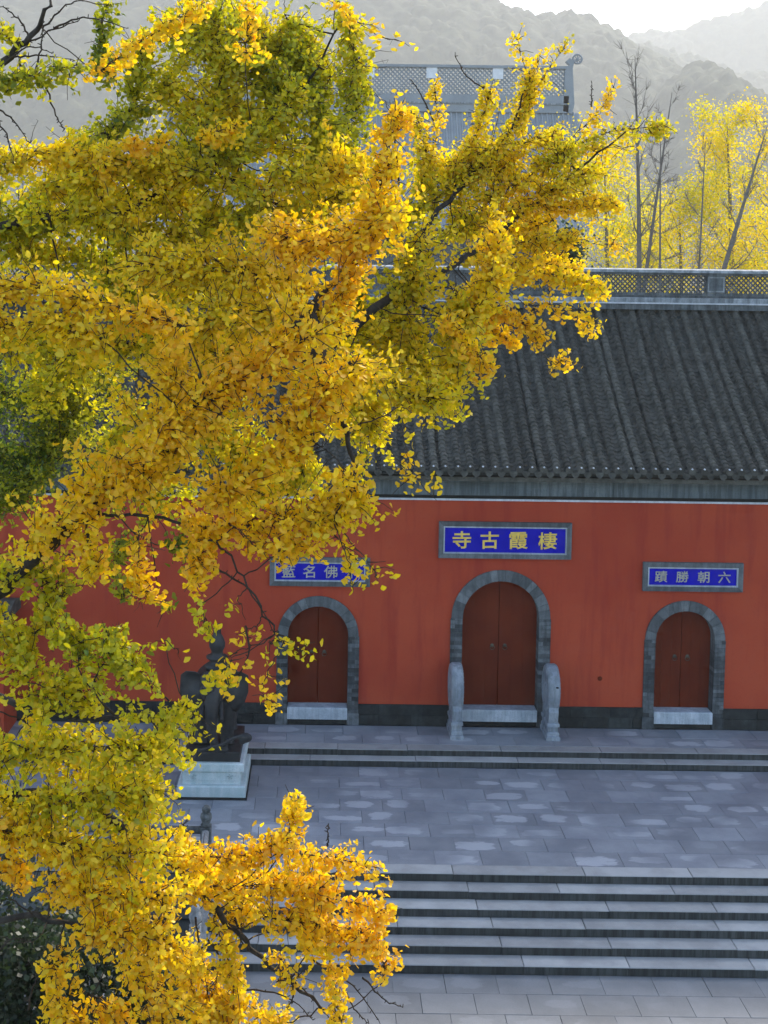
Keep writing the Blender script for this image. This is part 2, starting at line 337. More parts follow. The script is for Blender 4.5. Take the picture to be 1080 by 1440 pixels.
# dark stone plinth between the doors
PL_Z = .83
pl = MB().box(HALL_X0, DOORS[0][0] - 1.05, W - .03, W + .2, PLAT_Z, PL_Z - .01); 
for k in range(2): pl.box(DOORS[k][0] + 1.25, DOORS[k + 1][0] - 1.25, W - .03, W + .2, PLAT_Z, PL_Z - .01)
pl.box(DOORS[2][0] + 1.05, HALL_X1, W - .03, W + .2, PLAT_Z, PL_Z - .01)
plinth = pl.build('plinth', M['plinth'], hall); plinth['kind'] = 'stuff'
spans = [(HALL_X0, DOORS[0][0] - 1.03), (DOORS[0][0] + 1.03, DOORS[1][0] - 1.25), (DOORS[1][0] + 1.25, DOORS[2][0] - 1.01), (DOORS[2][0] + 1.01, 15)]
for a, c in spans:
    stone_course(plinth, 'plinth_stone', a, c, W - .055, W + .1, PLAT_Z, PLAT_Z + .27, .5, 1.1, M['plinth'], .006, random.random() * .5)
    stone_course(plinth, 'plinth_stone', a, c, W - .055, W + .1, PLAT_Z + .273, PL_Z, .5, 1.1, M['plinth'], .006, random.random() * .5)
for di, (c, hw, top, sw) in enumerate(DOORS):
    sp = top - hw; ro = hw + sw; y0, y1 = W - .05, W + .42; zj = PLAT_Z
    # mortar core of the surround (arch ring + jambs), stones stand proud of it
    ring = [(c + (hw + .012) * math.cos(math.pi * k / 40), sp + (hw + .012) * math.sin(math.pi * k / 40)) for k in range(41)]
    ringo = [(c + (ro - .012) * math.cos(math.pi * k / 40), sp + (ro - .012) * math.sin(math.pi * k / 40)) for k in range(41)]
    core = MB()
    for k in range(40): core.prism([ring[k], ringo[k], ringo[k + 1], ring[k + 1]], 'y', y0 + .012, y1)
    for s in (-1, 1): core.box(min(c + s * (hw + .012), c + s * (ro - .012)), max(c + s * (hw + .012), c + s * (ro - .012)), y0 + .012, y1, zj, sp)
    sur = core.build('door_surround', M['mortar'], hall)
    nv = 17 if di == 1 else 13
    ang = [0] + sorted((k + random.uniform(-.22, .22)) / nv for k in range(1, nv)) + [1]
    for k in range(nv):
        a0, a1 = math.pi * ang[k] + .006, math.pi * ang[k + 1] - .006; n = 4
        pin = [(c + hw * math.cos(a0 + (a1 - a0) * j / n), sp + hw * math.sin(a0 + (a1 - a0) * j / n)) for j in range(n + 1)]
        pou = [(c + ro * math.cos(a0 + (a1 - a0) * j / n), sp + ro * math.sin(a0 + (a1 - a0) * j / n)) for j in range(n + 1)]
        dy = random.uniform(-.006, .006)
        b = MB()
        for j in range(n): b.prism([pin[j], pou[j], pou[j + 1], pin[j + 1]], 'y', y0 + dy, y1 - .02)
        b.build('voussoir', M['voussoir'], sur)
    bh = .105
    for s in (-1, 1):
        z = zj + .30; row = 0
        xa, xb = sorted((c + s * hw, c + s * (ro + .02)))
        MB().box(xa - .01, xb + .01, y0 - .03, y1, zj, zj + .30, .01).build('base_block', M['grey_brick'], sur)
        while z < sp - .02:
            h = min(bh, sp - z); cut = [xa, xb] if row % 3 == 1 else [xa, xa + (xb - xa) * (.35 if row % 2 else .62), xb]
            for q in range(len(cut) - 1):
                dy = random.uniform(-.008, .006)
                MB().box(cut[q] + (.004 if q else 0), cut[q + 1] - .004, y0 + dy, y1 - .02, z + .004, z + h - .004, .004).build('jamb_brick', M['grey_brick'], sur)
            z += h; row += 1
    # door leaves set back in the arch
    yd = W + .30; zt = .74
    for s in (-1, 1):
        pts = [(c + s * .006, zt), (c + s * hw * 1.005, zt), (c + s * hw * 1.005, sp)]
        pts += [(c + s * hw * 1.005 * math.cos(math.pi / 2 * k / 16), sp + hw * 1.005 * math.sin(math.pi / 2 * k / 16)) for k in range(1, 16)]
        pts += [(c + s * .006, sp + hw)]
        b = MB().prism(pts if s > 0 else pts[::-1], 'y', yd, yd + .07)
        leaf = b.build('door_leaf', M['door'], hall)
        # three boards' seams as thin raised battens' shadow: separate planks proud of the leaf
        npl = 3
        for q in range(npl):
            xa = c + s * (.01 + (hw - .02) * q / npl); xb = c + s * (.01 + (hw - .02) * (q + 1) / npl)
            xa, xb = sorted((xa, xb)); xa += .0012; xb -= .0012
            zz = lambda x: sp + math.sqrt(max(0, (hw - .004) ** 2 - (x - c) ** 2))
            poly = [(xa, zt + .01), (xb, zt + .01)] + [(xb + (xa - xb) * j / 6, zz(xb + (xa - xb) * j / 6)) for j in range(7)]
            MB().prism(poly, 'y', yd - .008, yd + .02).build('plank', M['door'], leaf)
        kx = c + s * .16; kz = 1.95 if di == 1 else 1.9
        kz = zt + (1.55 if di == 1 else 1.33)
        b = MB(); 
        b.add([(kx + .05 * math.cos(2 * math.pi * k / 12), yd - .025, kz + .05 * math.sin(2 * math.pi * k / 12)) for k in range(12)] + [(kx, yd - .05, kz)], [(k, (k + 1) % 12, 12) for k in range(12)], True)
        rp = [(kx + .055 * math.sin(2 * math.pi * k / 12), yd - .045, kz - .05 + .055 * math.cos(2 * math.pi * k / 12)) for k in range(13)]
        b.tube(rp, [.009] * 13, 5, False); b.build('ring_knocker', M['iron'], leaf)
    MB().box(c - hw + .004, c + hw - .004, W - .09, W + .40, zt - .30, zt, .02).build('threshold', M['pale_stone'], hall)
    MB().box(c - hw + .006, c + hw - .006, W - .02, W + .3, PLAT_Z, zt - .302).build('threshold_shade_block', M['plinth'], hall)  # set-back block; the shadow below the threshold is put into its dark colour
mk = MB(); mk.add([(7.06 + .06 * math.cos(2 * math.pi * k / 14), W - .012, 1.56 + .06 * math.sin(2 * math.pi * k / 14)) for k in range(14)] + [(7.06, W - .02, 1.56)], [(k, (k + 1) % 14, 14) for k in range(14)]); mk.build('wall_disc', M['door'], hall)
# cornice
b = MB().box(HALL_X0, HALL_X1, W - .07, W + .3, 6.052, 6.10); b.build('white_moulding', M['white_trim'], hall)
b = MB().box(HALL_X0, HALL_X1, W - .03, W + .3, 6.102, 6.20); b.build('cornice_recess', M['plinth'], hall)  # dark strip: the shadow line under the cornice is put into its colour
fas = MB().box(HALL_X0, HALL_X1, W - .10, W + .3, 6.202, 6.62); fas = fas.build('cornice', M['fascia'], hall)
stone_course(fas, 'cornice_stone', HALL_X0, HALL_X1, W - .17, W + .1, 6.204, 6.60, 1.6, 2.6, M['fascia'], .02)
# roof
EV_Y, EV_Z, RG_Y, RG_Z = W - .70, 6.90, W + 4.8, 10.92
def roof_pt(t):
    """t 0 at the eave .. 1 at the ridge, gently concave"""
    y = EV_Y + (RG_Y - EV_Y) * t; z = EV_Z + (RG_Z - EV_Z) * (0.80 * t + 0.20 * t * t); return y, z
prof = [roof_pt(k / 24) for k in range(25)]
b = MB(); V = []; Fc = []
for k, (y, z) in enumerate(prof): V += [(HALL_X0 - .4, y, z - .10), (HALL_X1 + .4, y, z - .10)]
for k in range(24): Fc.append((2 * k, 2 * k + 1, 2 * k + 3, 2 * k + 2))
b.add(V, Fc)
V2 = [(x, 2 * RG_Y - y, z) for x, y, z in V]; b.add(V2, Fc)
b.box(HALL_X0 - .3, HALL_X1 + .3, EV_Y + .08, W - .1, 6.63, 6.74)
roof = b.build('roof', M['tile'], hall)
SPC = 0.30
def tile_row(cover, seed):
    rr = random.Random(seed); b = MB(); N = 42
    for k in range(N):
        t0, t1 = k / N, min(1.0, (k + 1.22) / N)
        y0, z0 = roof_pt(t0); y1, z1 = roof_pt(t1)
        dx = rr.uniform(-.014, .014); lift = rr.uniform(.006, .026); n = 5; V = []; Fc = []
        tw = rr.uniform(-.05, .05)
        for (y, z, e, wd) in ((y0 - .004, z0 - .016, .0, 1.0), (y0, z0 + .012 + lift, .0, 1.0), (y1, z1 - .008, .0, .94)):
            for j in range(n + 1):
                u = -1 + 2 * j / n
                if cover: hx = .092 * wd; V.append((u * hx + dx, y, z + .085 * wd * math.sqrt(max(0, 1 - (u * .98) ** 2)) - .02 + tw * u * .1))
                else: hx = .10; V.append((u * hx + dx * .4, y, z - .055 * (1 - u * u) - .035))
        m = n + 1
        for r in (0, 1):
            for j in range(n): Fc.append((r * m + j, r * m + j + 1, (r + 1) * m + j + 1, (r + 1) * m + j))
        b.add(V, Fc, False)
    return b
ncol = int((HALL_X1 - HALL_X0 + .6) / SPC)
NV = 7
cov = [tile_row(True, 100 + k).mesh('cover_tile_row', fix=False) for k in range(NV)]
pan = [tile_row(False, 200 + k).mesh('pan_tile_row', fix=False) for k in range(NV)]
drip = MB(); ty, tz = EV_Y, EV_Z
drip.add([(-.10, ty - .012, tz - .005), (.10, ty - .012, tz - .005), (.085, ty - .03, tz - .09), (0, ty - .045, tz - .17), (-.085, ty - .03, tz - .09),
          (-.10, ty + .012, tz - .005), (.10, ty + .012, tz - .005), (.085, ty - .006, tz - .09), (0, ty - .02, tz - .17), (-.085, ty - .006, tz - .09)],
         [(0, 1, 2, 3, 4), (9, 8, 7, 6, 5), (0, 5, 6, 1), (1, 6, 7, 2), (2, 7, 8, 3), (3, 8, 9, 4), (4, 9, 5, 0)])
drip_m = drip.mesh('drip_tile')
cap = MB(); V = [(.088 * math.cos(a), ty - .02, tz + .03 + .075 * math.sin(a)) for a in [2 * math.pi * k / 12 for k in range(12)]]
V += [(x, y + .04, z) for x, y, z in V]; cap.add(V, [tuple(range(12))[::-1]] + [(k, (k + 1) % 12, 12 + (k + 1) % 12, 12 + k) for k in range(12)])
cap_m = cap.mesh('eave_end_tile')
nub = MB().lathe([(.022, 0), (.03, .012), (.02, .03), (.006, .042)], (0, ty + .0, tz + .085), 7); nub_m = nub.mesh('eave_stud')
for k in range(ncol + 1):
    x = HALL_X0 - .3 + k * SPC + random.uniform(-.008, .008)
    link('cover_tile_row', cov[random.randrange(NV)], roof, (x, 0, random.uniform(-.008, .008)), M['tile']).rotation_euler = (0, 0, random.uniform(-.0009, .0009))
    link('pan_tile_row', pan[random.randrange(NV)], roof, (x + SPC / 2, 0, 0), M['tile'])
    link('drip_tile', drip_m, roof, (x + SPC / 2, 0, random.uniform(-.008, .008)), M['tile'])
    link('eave_end_tile', cap_m, roof, (x, 0, 0), M['tile'])
    link('eave_stud', nub_m, roof, (x, 0, 0), M['white_trim'])
# ridge: mouldings, openwork lattice between carved blocks, coping
RX0, RX1 = HALL_X0 - .3, HALL_X1 + .3
b = MB().box(RX0, RX1, RG_Y - .30, RG_Y + .30, RG_Z - .14, RG_Z + .02)
ridge = b.build('ridge', M['ridge'], hall)
MB().box(RX0, RX1, RG_Y - .34, RG_Y + .34, RG_Z + .022, RG_Z + .06).build('pale_course', M['white_trim'], ridge)
stone_course(ridge, 'ridge_course', RX0, RX1, RG_Y - .24, RG_Y + .24, RG_Z + .062, RG_Z + .20, 1.4, 2.4, M['ridge_light'], .02)
MB().box(RX0, RX1, RG_Y - .20, RG_Y + .20, RG_Z + .202, RG_Z + .27).build('ridge_moulding', M['ridge'], ridge)
MB().box(RX0, RX1, RG_Y - .15, RG_Y + .15, RG_Z + .272, RG_Z + .34).build('ridge_moulding', M['ridge'], ridge)
LZ0, LZ1 = RG_Z + .342, RG_Z + .84
def lattice(x0, x1, z0, z1, y0, y1, pitch, th):
    b = MB(); H = z1 - z0
    for s in (1, -1):
        x = x0 - H
        while x < x1 + H:
            # bar from (x, z0 or z1) rising across the panel, clipped to it
            pa = (x, z0) if s > 0 else (x, z1); ta = max(0, x0 - x); tb = min(H, x1 - x)
            if tb - ta > .02:
                ax, az = pa[0] + ta, pa[1] + s * ta; bx, bz = pa[0] + tb, pa[1] + s * tb; d = th * .7071
                yy = (y0, (y0 + y1) / 2 + .004) if s > 0 else ((y0 + y1) / 2 - .004, y1)
                q = [(ax - d * .5, az + s * d * .5), (ax + d * .5, az - s * d * .5), (bx + d * .5, bz - s * d * .5), (bx - d * .5, bz + s * d * .5)]
                b.prism(q, 'y', *yy)
            x += pitch
    return b
blk = [c for c in (4.53 - 4.4 * k for k in range(-3, 5))]
blk = sorted(4.53 - 2.2 + 4.4 * k + .15 for k in range(-3, 4)); blk = [x for x in (11.15 - 4.4 * k for k in range(-2, 6)) if RX0 < x < RX1][::-1]
edges = [RX0 + .1] + sum([[x - .26, x + .26] for x in blk], []) + [RX1 - .1]
for x in blk:
    o = MB().box(x - .26, x + .26, RG_Y - .12, RG_Y + .12, LZ0, LZ1).build('ridge_block', M['ridge'], ridge)
    b = MB()
    for (xa, xb, za, zb) in ((x - .24, x + .24, LZ0 + .03, LZ0 + .07), (x - .24, x + .24, LZ1 - .07, LZ1 - .03), (x - .24, x - .20, LZ0 + .072, LZ1 - .072), (x + .20, x + .24, LZ0 + .072, LZ1 - .072)):
        b.box(xa, xb, RG_Y - .135, RG_Y - .11, za, zb)
    b.build('ridge_block_frame', M['ridge_light'], ridge)
for k in range(0, len(edges) - 1, 2):
    a, c = edges[k], edges[k + 1]
    o = lattice(a, c, LZ0, LZ1, RG_Y - .05, RG_Y + .05, .135, .032).build('lattice', M['ridge'], ridge); o['kind'] = 'stuff'
MB().box(RX0, RX1, RG_Y - .14, RG_Y + .14, LZ1 + .002, LZ1 + .07).build('ridge_moulding', M['ridge'], ridge)
b = MB(); b.prism([(RG_Y - .19, LZ1 + .072), (RG_Y + .19, LZ1 + .072), (RG_Y + .15, LZ1 + .15), (RG_Y, LZ1 + .19), (RG_Y - .15, LZ1 + .15)], 'x', RX0, RX1)
b.build('ridge_coping', M['ridge_light'], ridge)

# ------------------------------------------------------------------ plaques
def glyph(ch, bold):
    c = bpy.data.curves.new('g', 'FONT'); c.body = ch; c.size = 1; c.extrude = .02; c.offset = 0; c.bevel_depth = bold; c.bevel_resolution = 0; c.resolution_u = 3
    o = bpy.data.objects.new('g', c); COL.objects.link(o); bpy.context.view_layer.update()
    me = bpy.data.meshes.new_from_object(o.evaluated_get(bpy.context.evaluated_depsgraph_get()))
    bpy.data.objects.remove(o); bpy.data.curves.remove(c)
    n = len(me.vertices); co = np.zeros(n * 3); me.vertices.foreach_get('co', co); co = co.reshape(-1, 3)
    co[:, :2] -= (co[:, :2].max(0) + co[:, :2].min(0)) / 2; co[:, :2] /= max(np.ptp(co[:, 0]), np.ptp(co[:, 1]))
    # flare the strokes a little the way a brush does
    co[:, 1] *= .93; co[:, 1] += .035 * co[:, 0] * (1 - abs(co[:, 0]))
    co = np.stack([co[:, 0], -co[:, 2], co[:, 1]], 1)
    return me, co
def plaque(x0, x1, z0, z1, text, label, size, mat, bold, fw, cols=None):
    t = empty('name_plaque', ((x0 + x1) / 2, W, z0), label, 'plaque'); yf = W - .09
    MB().box(x0 + fw * .9, x1 - fw * .9, W - .035, W - .001, z0 + fw * .9, z1 - fw * .9).build('blue_panel', M['blue'], t)
    # mitred grey brick frame, each side a piece
    for q in ([(x0, z0), (x1, z0), (x1 - fw, z0 + fw), (x0 + fw, z0 + fw)], [(x1, z0), (x1, z1), (x1 - fw, z1 - fw), (x1 - fw, z0 + fw)],
              [(x1, z1), (x0, z1), (x0 + fw, z1 - fw), (x1 - fw, z1 - fw)], [(x0, z1), (x0, z0), (x0 + fw, z0 + fw), (x0 + fw, z1 - fw)]):
        MB().prism(q, 'y', yf, W - .001).build('frame', M['voussoir'], t)
    i = fw; lw = .035
    for q in ((x0 + i, x1 - i, z0 + i, z0 + i + lw), (x0 + i, x1 - i, z1 - i - lw, z1 - i), (x0 + i, x0 + i + lw, z0 + i + lw, z1 - i - lw), (x1 - i - lw, x1 - i, z0 + i + lw, z1 - i - lw)):
        MB().box(q[0] + .001, q[1] - .001, yf + .012, W - .034, q[2] + .001, q[3] - .001).build('inner_frame', M['pale_stone'], t)
    n = len(text); wd = (x1 - x0 - 2 * fw)
    for k, ch in enumerate(text):
        me, co = glyph(ch, bold); cx = x0 + fw + wd * (cols[k] if cols else (k + .5) / n); cz = (z0 + z1) / 2
        co = co * size; co[:, 1] = co[:, 1] / size
        me.vertices.foreach_set('co', co.astype(np.float32).ravel()); me.materials.clear(); me.update()
        link('character', me, t, (cx, W - .036, cz), mat)
plaque(2.93, 6.24, 4.60, 5.52, '寺古霞棲', 'large blue plaque with gold characters over the tall central door', .47, M['gold'], .016, .115, (.15, .375, .61, .845))
plaque(8.05, 10.55, 3.83, 4.56, '蹟勝朝六', 'blue plaque with dull silver characters, over the door clear of branches', .31, M['silver_gold'], .008, .12, (.15, .385, .62, .85))
plaque(-1.28, 1.23, 3.84, 4.57, '藍名佛千', 'blue plaque with silver characters partly behind hanging ginkgo leaves', .34, M['silver_gold'], .010, .12, (.155, .38, .62, .85))

# ------------------------------------------------------------------ drum stones
def drum_stone(x, label, hole):
    y1 = W - .02; yc = W - .50; t = empty('drum_stone', (x, W - .5, PLAT_Z), label, 'drum stone', 'drum stones flanking the central door'); z = PLAT_Z
    b = MB(); b.box(x - .17, x + .17, W - .98, y1 - .05, z, z + .10, .015); b.box(x - .145, x + .145, W - .93, y1 - .06, z + .10, z + .20, .02)
    b.box(x - .12, x + .12, W - .88, y1 - .07, z + .20, z + .33, .01); b.box(x - .15, x + .15, W - .94, y1 - .06, z + .33, z + .42, .02)
    b.build('base', M['drum'], t)
    # cradle: the cloud-shaped block under the drum
    poly = [(yc - .40, z + .42), (yc + .42, z + .42), (yc + .44, z + .9), (yc + .36, z + 1.0), (yc - .36, z + .95), (yc - .46, z + .7)]
    MB().prism(poly, 'x', x - .115, x + .115).build('cradle', M['drum'], t)
    # drum: disc standing on edge, axis across, with rounded rim, raised nail band and boss
    rad = .60; zc = z + 1.17; N = 44; profx = [(-.20, 0), (-.20, .10), (-.19, .14), (-.165, .17), (-.165, .40), (-.185, .43), (-.185, .50), (-.17, .56), (-.11, rad), (.11, rad), (.17, .56), (.185, .50), (.185, .43), (.165, .40), (.165, .17), (.19, .14), (.20, .10), (.20, 0)]
    b = MB(); V = []; Fc = []
    for k in range(N):
        a = 2 * math.pi * k / N
        for px_, r in profx: V.append((x + px_ * .84, yc + max(r, .002) * math.cos(a) * .86, zc + max(r, .002) * math.sin(a)))
    m = len(profx)
    for k in range(N):
        for j in range(m - 1): Fc.append((k * m + j, k * m + j + 1, ((k + 1) % N) * m + j + 1, ((k + 1) % N) * m + j))
    b.add(V, Fc, True); d = b.build('drum', M['drum'], t)
    if hole: MB().lathe([(.035, 0), (.035, .02), (.02, .03)], (x + .06, yc - .86 * .58, zc + .16), 10).build('socket', M['plinth'], t)
    nails = MB()
    for k in range(24):
        a = 2 * math.pi * k / 24
        for s in (-1, 1): nails.lathe([(.011, -.01), (.012, 0), (.007, .008)], (x + s * .156, yc + .465 * .86 * math.cos(a), zc + .465 * math.sin(a)), 5)
    o = nails.build('nail_heads', M['drum'], t); o['kind'] = 'stuff'
    return t
drum_stone(3.38, 'carved grey drum stone by the central door, on the bronze elephant side', False)
drum_stone(5.74, 'carved grey drum stone with a dark spot, by the central door away from the elephant', True)

# ------------------------------------------------------------------ wing wall at the far end
b = MB().box(-9.4, -7.62, 28.55, W - .06, PLAT_Z + .002, 3.2)
ww = empty('wing_wall', (-8.5, 29.2, PLAT_Z), 'short red wall end projecting from the gate hall behind the ginkgo', 'wall')
b.build('plaster', M['red_wall'], ww)
b = MB().prism([(28.4, 3.2), (W - .06, 3.2), (W - .06, 3.45), (29.2, 3.55), (28.4, 3.3)], 'x', -9.55, -7.5); b.build('coping', M['tile'], ww)

# ------------------------------------------------------------------ pedestal and bronze elephant
PX0, PX1, PY0, PY1 = -3.12, -1.60, 25.95, 27.86; pcx, pcy = (PX0 + PX1) / 2, (PY0 + PY1) / 2
ped = empty('pedestal', (pcx, pcy, 0), 'white marble pedestal with stepped mouldings under the bronze elephant', 'pedestal')
MB().box(PX0 - .03, PX1 + .03, PY0 - .03, PY1, .0, .05).build('footing', M['plinth'], ped)
MB().box(PX0, PX1, PY0, PY1, .05, .30, .03).build('plinth', M['marble'], ped)
MB().box(PX0 + .12, PX1 - .12, PY0 + .12, PY1 - .08, .30, .62).build('dado', M['marble'], ped)
# carved panel on the front of the dado
b = MB(); xa, xb, za, zb, yf = PX0 + .2, PX1 - .2, .36, .57, PY0 + .12
for q in ((xa, xb, za, za + .015), (xa, xb, zb - .015, zb), (xa, xa + .015, za + .016, zb - .016), (xb - .015, xb, za + .016, zb - .016)): b.box(q[0], q[1], yf - .012, yf + .01, q[2], q[3])
for k in (0, 1):
    cx = xa + .16 + k * (xb - xa - .32)
    for j in range(5):
        a = 2 * math.pi * j / 5 + .3; b.tube([(cx, yf - .004, .465), (cx + .05 * math.cos(a), yf - .016, .465 + .045 * math.sin(a)), (cx + .08 * math.cos(a + .4), yf - .004, .465 + .07 * math.sin(a + .4))], [.008, .014, .004], 5)
b.build('carving', M['marble'], ped)
MB().box(PX0 + .04, PX1 - .04, PY0 + .04, PY1 - .04, .62, .80, .03).build('cap', M['marble'], ped)
EZ = .80
el = empty('bronze_elephant', (pcx, pcy, EZ), 'dark bronze elephant carrying a vase, trunk curled round a sceptre', 'statue')
MB().box(PX0 + .14, PX1 - .14, PY0 + .14, PY1 - .12, EZ, EZ + .22, .02).build('base_plate', M['bronze'], el)
def ellipsoid(b, c, r, n=14):
    V = []; Fc = []; c = Vector(c)
    for i in range(n + 1):
        th = math.pi * i / n
        for k in range(n * 2):
            ph = math.pi * k / n; V.append((c.x + r[0] * math.sin(th) * math.cos(ph), c.y + r[1] * math.sin(th) * math.sin(ph), c.z + r[2] * math.cos(th)))
    for i in range(n):
        for k in range(n * 2): Fc.append((i * 2 * n + k, i * 2 * n + (k + 1) % (2 * n), (i + 1) * 2 * n + (k + 1) % (2 * n), (i + 1) * 2 * n + k))
    b.add(V, Fc, True)
def remeshed(b, name, vox, mat, parent, smooth=4):
    me = b.mesh('tmp'); o = bpy.data.objects.new('tmp', me); COL.objects.link(o)
    md = o.modifiers.new('r', 'REMESH'); md.mode = 'VOXEL'; md.voxel_size = vox; md.use_smooth_shade = True
    ms = o.modifiers.new('s', 'SMOOTH'); ms.iterations = smooth; ms.factor = .5
    bpy.context.view_layer.update()
    m2 = bpy.data.meshes.new_from_object(o.evaluated_get(bpy.context.evaluated_depsgraph_get())); m2.name = name
    bpy.data.objects.remove(o); m2.materials.clear()
    return link(name, m2, parent, (0, 0, 0), mat)
ex, ey, ez = pcx, pcy + .05, EZ + .22          # feet level
b = MB()
ellipsoid(b, (ex, ey + .12, ez + 1.08), (.52, .72, .52)); ellipsoid(b, (ex, ey + .5, ez + 1.0), (.46, .38, .5)); ellipsoid(b, (ex, ey - .25, ez + 1.12), (.46, .4, .5))
ellipsoid(b, (ex, ey - .66, ez + 1.36), (.30, .32, .36)); ellipsoid(b, (ex - .12, ey - .70, ez + 1.60), (.17, .2, .16)); ellipsoid(b, (ex + .12, ey - .70, ez + 1.60), (.17, .2, .16))
for sx in (-.29, .29):
    for yy in (-.34, .55):
        b.tube([(ex + sx, ey + yy, ez + 1.0), (ex + sx, ey + yy + .02, ez + .55), (ex + sx, ey + yy, ez + .25), (ex + sx, ey + yy - .01, ez + .08), (ex + sx, ey + yy - .03, ez)], [.25, .19, .16, .165, .2], 12)
tr = [(0, -.86, 1.36), (0, -.97, 1.12), (0, -1.0, .85), (.0, -.99, .58), (.02, -.98, .36), (.08, -1.0, .18), (.2, -1.02, .10), (.33, -1.02, .16), (.37, -1.02, .29), (.33, -1.02, .37)]
b.tube([(ex + x, ey + y + .02, ez + z) for x, y, z in tr], [.21, .17, .145, .125, .11, .10, .095, .085, .075, .06], 12)
b.tube([(ex, ey + .86, ez + 1.2), (ex + .02, ey + .93, ez + .9), (ex + .05, ey + .92, ez + .55)], [.05, .04, .03], 8)
remeshed(b, 'body', .03, M['bronze'], el, 5)
for s in (-1, 1):   # ears: broad curled sheets standing out from the head
    b = MB(); V = []; Fc = []; nu, nvv = 9, 10; outl = [(.0, .30), (.18, .42), (.40, .40), (.55, .20), (.56, -.14), (.46, -.44), (.28, -.58), (.10, -.40), (.0, -.18)]
    for lay in (0, 1):
        for i, (u, v) in enumerate(outl):
            for j in range(6):
                f = j / 5; uu = .04 + (u - .04) * f; vv = v * f; cup = .20 * (uu / .55) ** 2 * 1.0 + .05 * math.sin(3 * vv * 3)
                roll = .06 * max(0, f - .7) / .3 * (1 if v > .2 else 0)
                V.append((ex + s * (.22 + uu * .98), ey - .60 + cup - roll * 2 + lay * .035, ez + 1.36 + vv - roll * .3))
    m = len(outl)
    for lay in (0, 1):
        for i in range(m - 1):
            for j in range(5): q = lay * m * 6; Fc.append((q + i * 6 + j, q + i * 6 + j + 1, q + (i + 1) * 6 + j + 1, q + (i + 1) * 6 + j))
    for i in range(m - 1): Fc.append((i * 6 + 5, (i + 1) * 6 + 5, m * 6 + (i + 1) * 6 + 5, m * 6 + i * 6 + 5))
    b.add(V, Fc, True); b.build('ear', M['bronze'], el)
    b = MB().tube([(ex + s * .17, ey - .84, ez + 1.12), (ex + s * .22, ey - 1.02, ez + .92), (ex + s * .25, ey - 1.2, ez + .86), (ex + s * .25, ey - 1.34, ez + .92)], [.06, .05, .04, .012], 8); b.build('tusk', M['bronze'], el)
    b = MB(); ellipsoid(b, (ex + s * .24, ey - .88, ez + 1.42), (.035, .035, .04), 6); b.build('eye', M['bronze'], el)
b = MB(); V = []; Fc = []                    # saddle cloth over the back
for i in range(13):
    a = -1.25 + 2.5 * i / 12
    for j in range(5): yy = -.22 + .62 * j / 4; V.append((ex + .555 * math.sin(a), ey + .12 + yy, ez + 1.08 + .56 * math.cos(a) - .03 * abs(yy)))
for i in range(12):
    for j in range(4): Fc.append((i * 5 + j, i * 5 + j + 1, (i + 1) * 5 + j + 1, (i + 1) * 5 + j))
b.add(V, Fc, True); b.build('saddle_cloth', M['bronze'], el)
b = MB().lathe([(.24, -.02), (.30, .06), (.22, .12), (.13, .16), (.24, .24), (.25, .28), (.14, .33), (.13, .40), (.18, .50), (.185, .60), (.14, .72), (.09, .80), (.085, .92), (.12, 1.0), (.10, 1.01)], (ex + .02, ey + .05, ez + 1.60), 20); b.build('vase', M['bronze'], el)
b = MB().tube([(ex - .25, ey - 1.05, ez + .10), (ex + .0, ey - 1.10, ez + .20), (ex + .25, ey - 1.12, ez + .27), (ex + .5, ey - 1.1, ez + .42), (ex + .68, ey - 1.06, ez + .46)], [.04, .045, .045, .045, .04], 8)
ellipsoid(b, (ex + .76, ey - 1.04, ez + .40), (.14, .08, .11), 8); ellipsoid(b, (ex + .68, ey - 1.04, ez + .34), (.09, .07, .09), 8); ellipsoid(b, (ex - .28, ey - 1.04, ez + .10), (.09, .06, .08), 8)
remeshed(b, 'sceptre', .022, M['bronze'], el, 2)

# ------------------------------------------------------------------ balustrade
def post_mesh(b, x, y, z, h=.92):
    b.box(x - .10, x + .10, y - .10, y + .10, z, z + h, .012)
def baluster_post(t, x, y, z, h=.92, mat='balus'):
    MB().box(x - .10, x + .10, y - .10, y + .10, z, z + h, .012).build('post', M[mat], t)
    MB().lathe([(.085, 0), (.11, .03), (.075, .06), (.09, .10), (.115, .17), (.105, .24), (.07, .27), (.085, .31), (.082, .36), (.05, .40), (.01, .415)], (x, y, z + h), 12).build('finial', M[mat], t)
bal = empty('stone_balustrade', (-5.5, TERR_Y - .12, 0), 'dark carved stone balustrade along the terrace edge with pale stair rail', 'balustrade')
BY = TERR_Y + .02; BX = -2.16
xs = [BX - 1.75 * k for k in range(6)]
for x in xs: baluster_post(bal, x, BY, 0, .88)
for k in range(5):
    xa, xb = xs[k + 1] + .10, xs[k] - .10
    MB().tube([(xa, BY, .80), (xb, BY, .80)], [.075, .075], 10).build('rail', M['balus'], bal)
    b = MB().box(xa, xb, BY - .05, BY + .05, .06, .56, .01); b.build('panel', M['balus'], bal)
    MB().box(xa + .1, xb - .1, BY - .066, BY - .052, .14, .48).build('panel_relief', M['balus_pale'], bal)
    for q in (.3, .7): MB().lathe([(.06, 0), (.085, .06), (.045, .1), (.07, .17)], (xa + (xb - xa) * q, BY, .56), 8).build('vase_support', M['balus_pale'], bal)
    MB().box(xa, xb, BY - .12, BY + .12, .0, .06).build('sill', M['balus_pale'], bal)
yb = LOW_Y - .12; baluster_post(bal, BX, yb, LOW_Z, .88, 'balus_pale')
q = [(yb + .1, LOW_Z), (BY - .1, LOW_Z), (BY - .1, -.02), (yb + .1, LOW_Z + .14)]
MB().prism(q, 'x', BX - .14, BX + .14).build('stair_cheek', M['balus_pale'], bal)
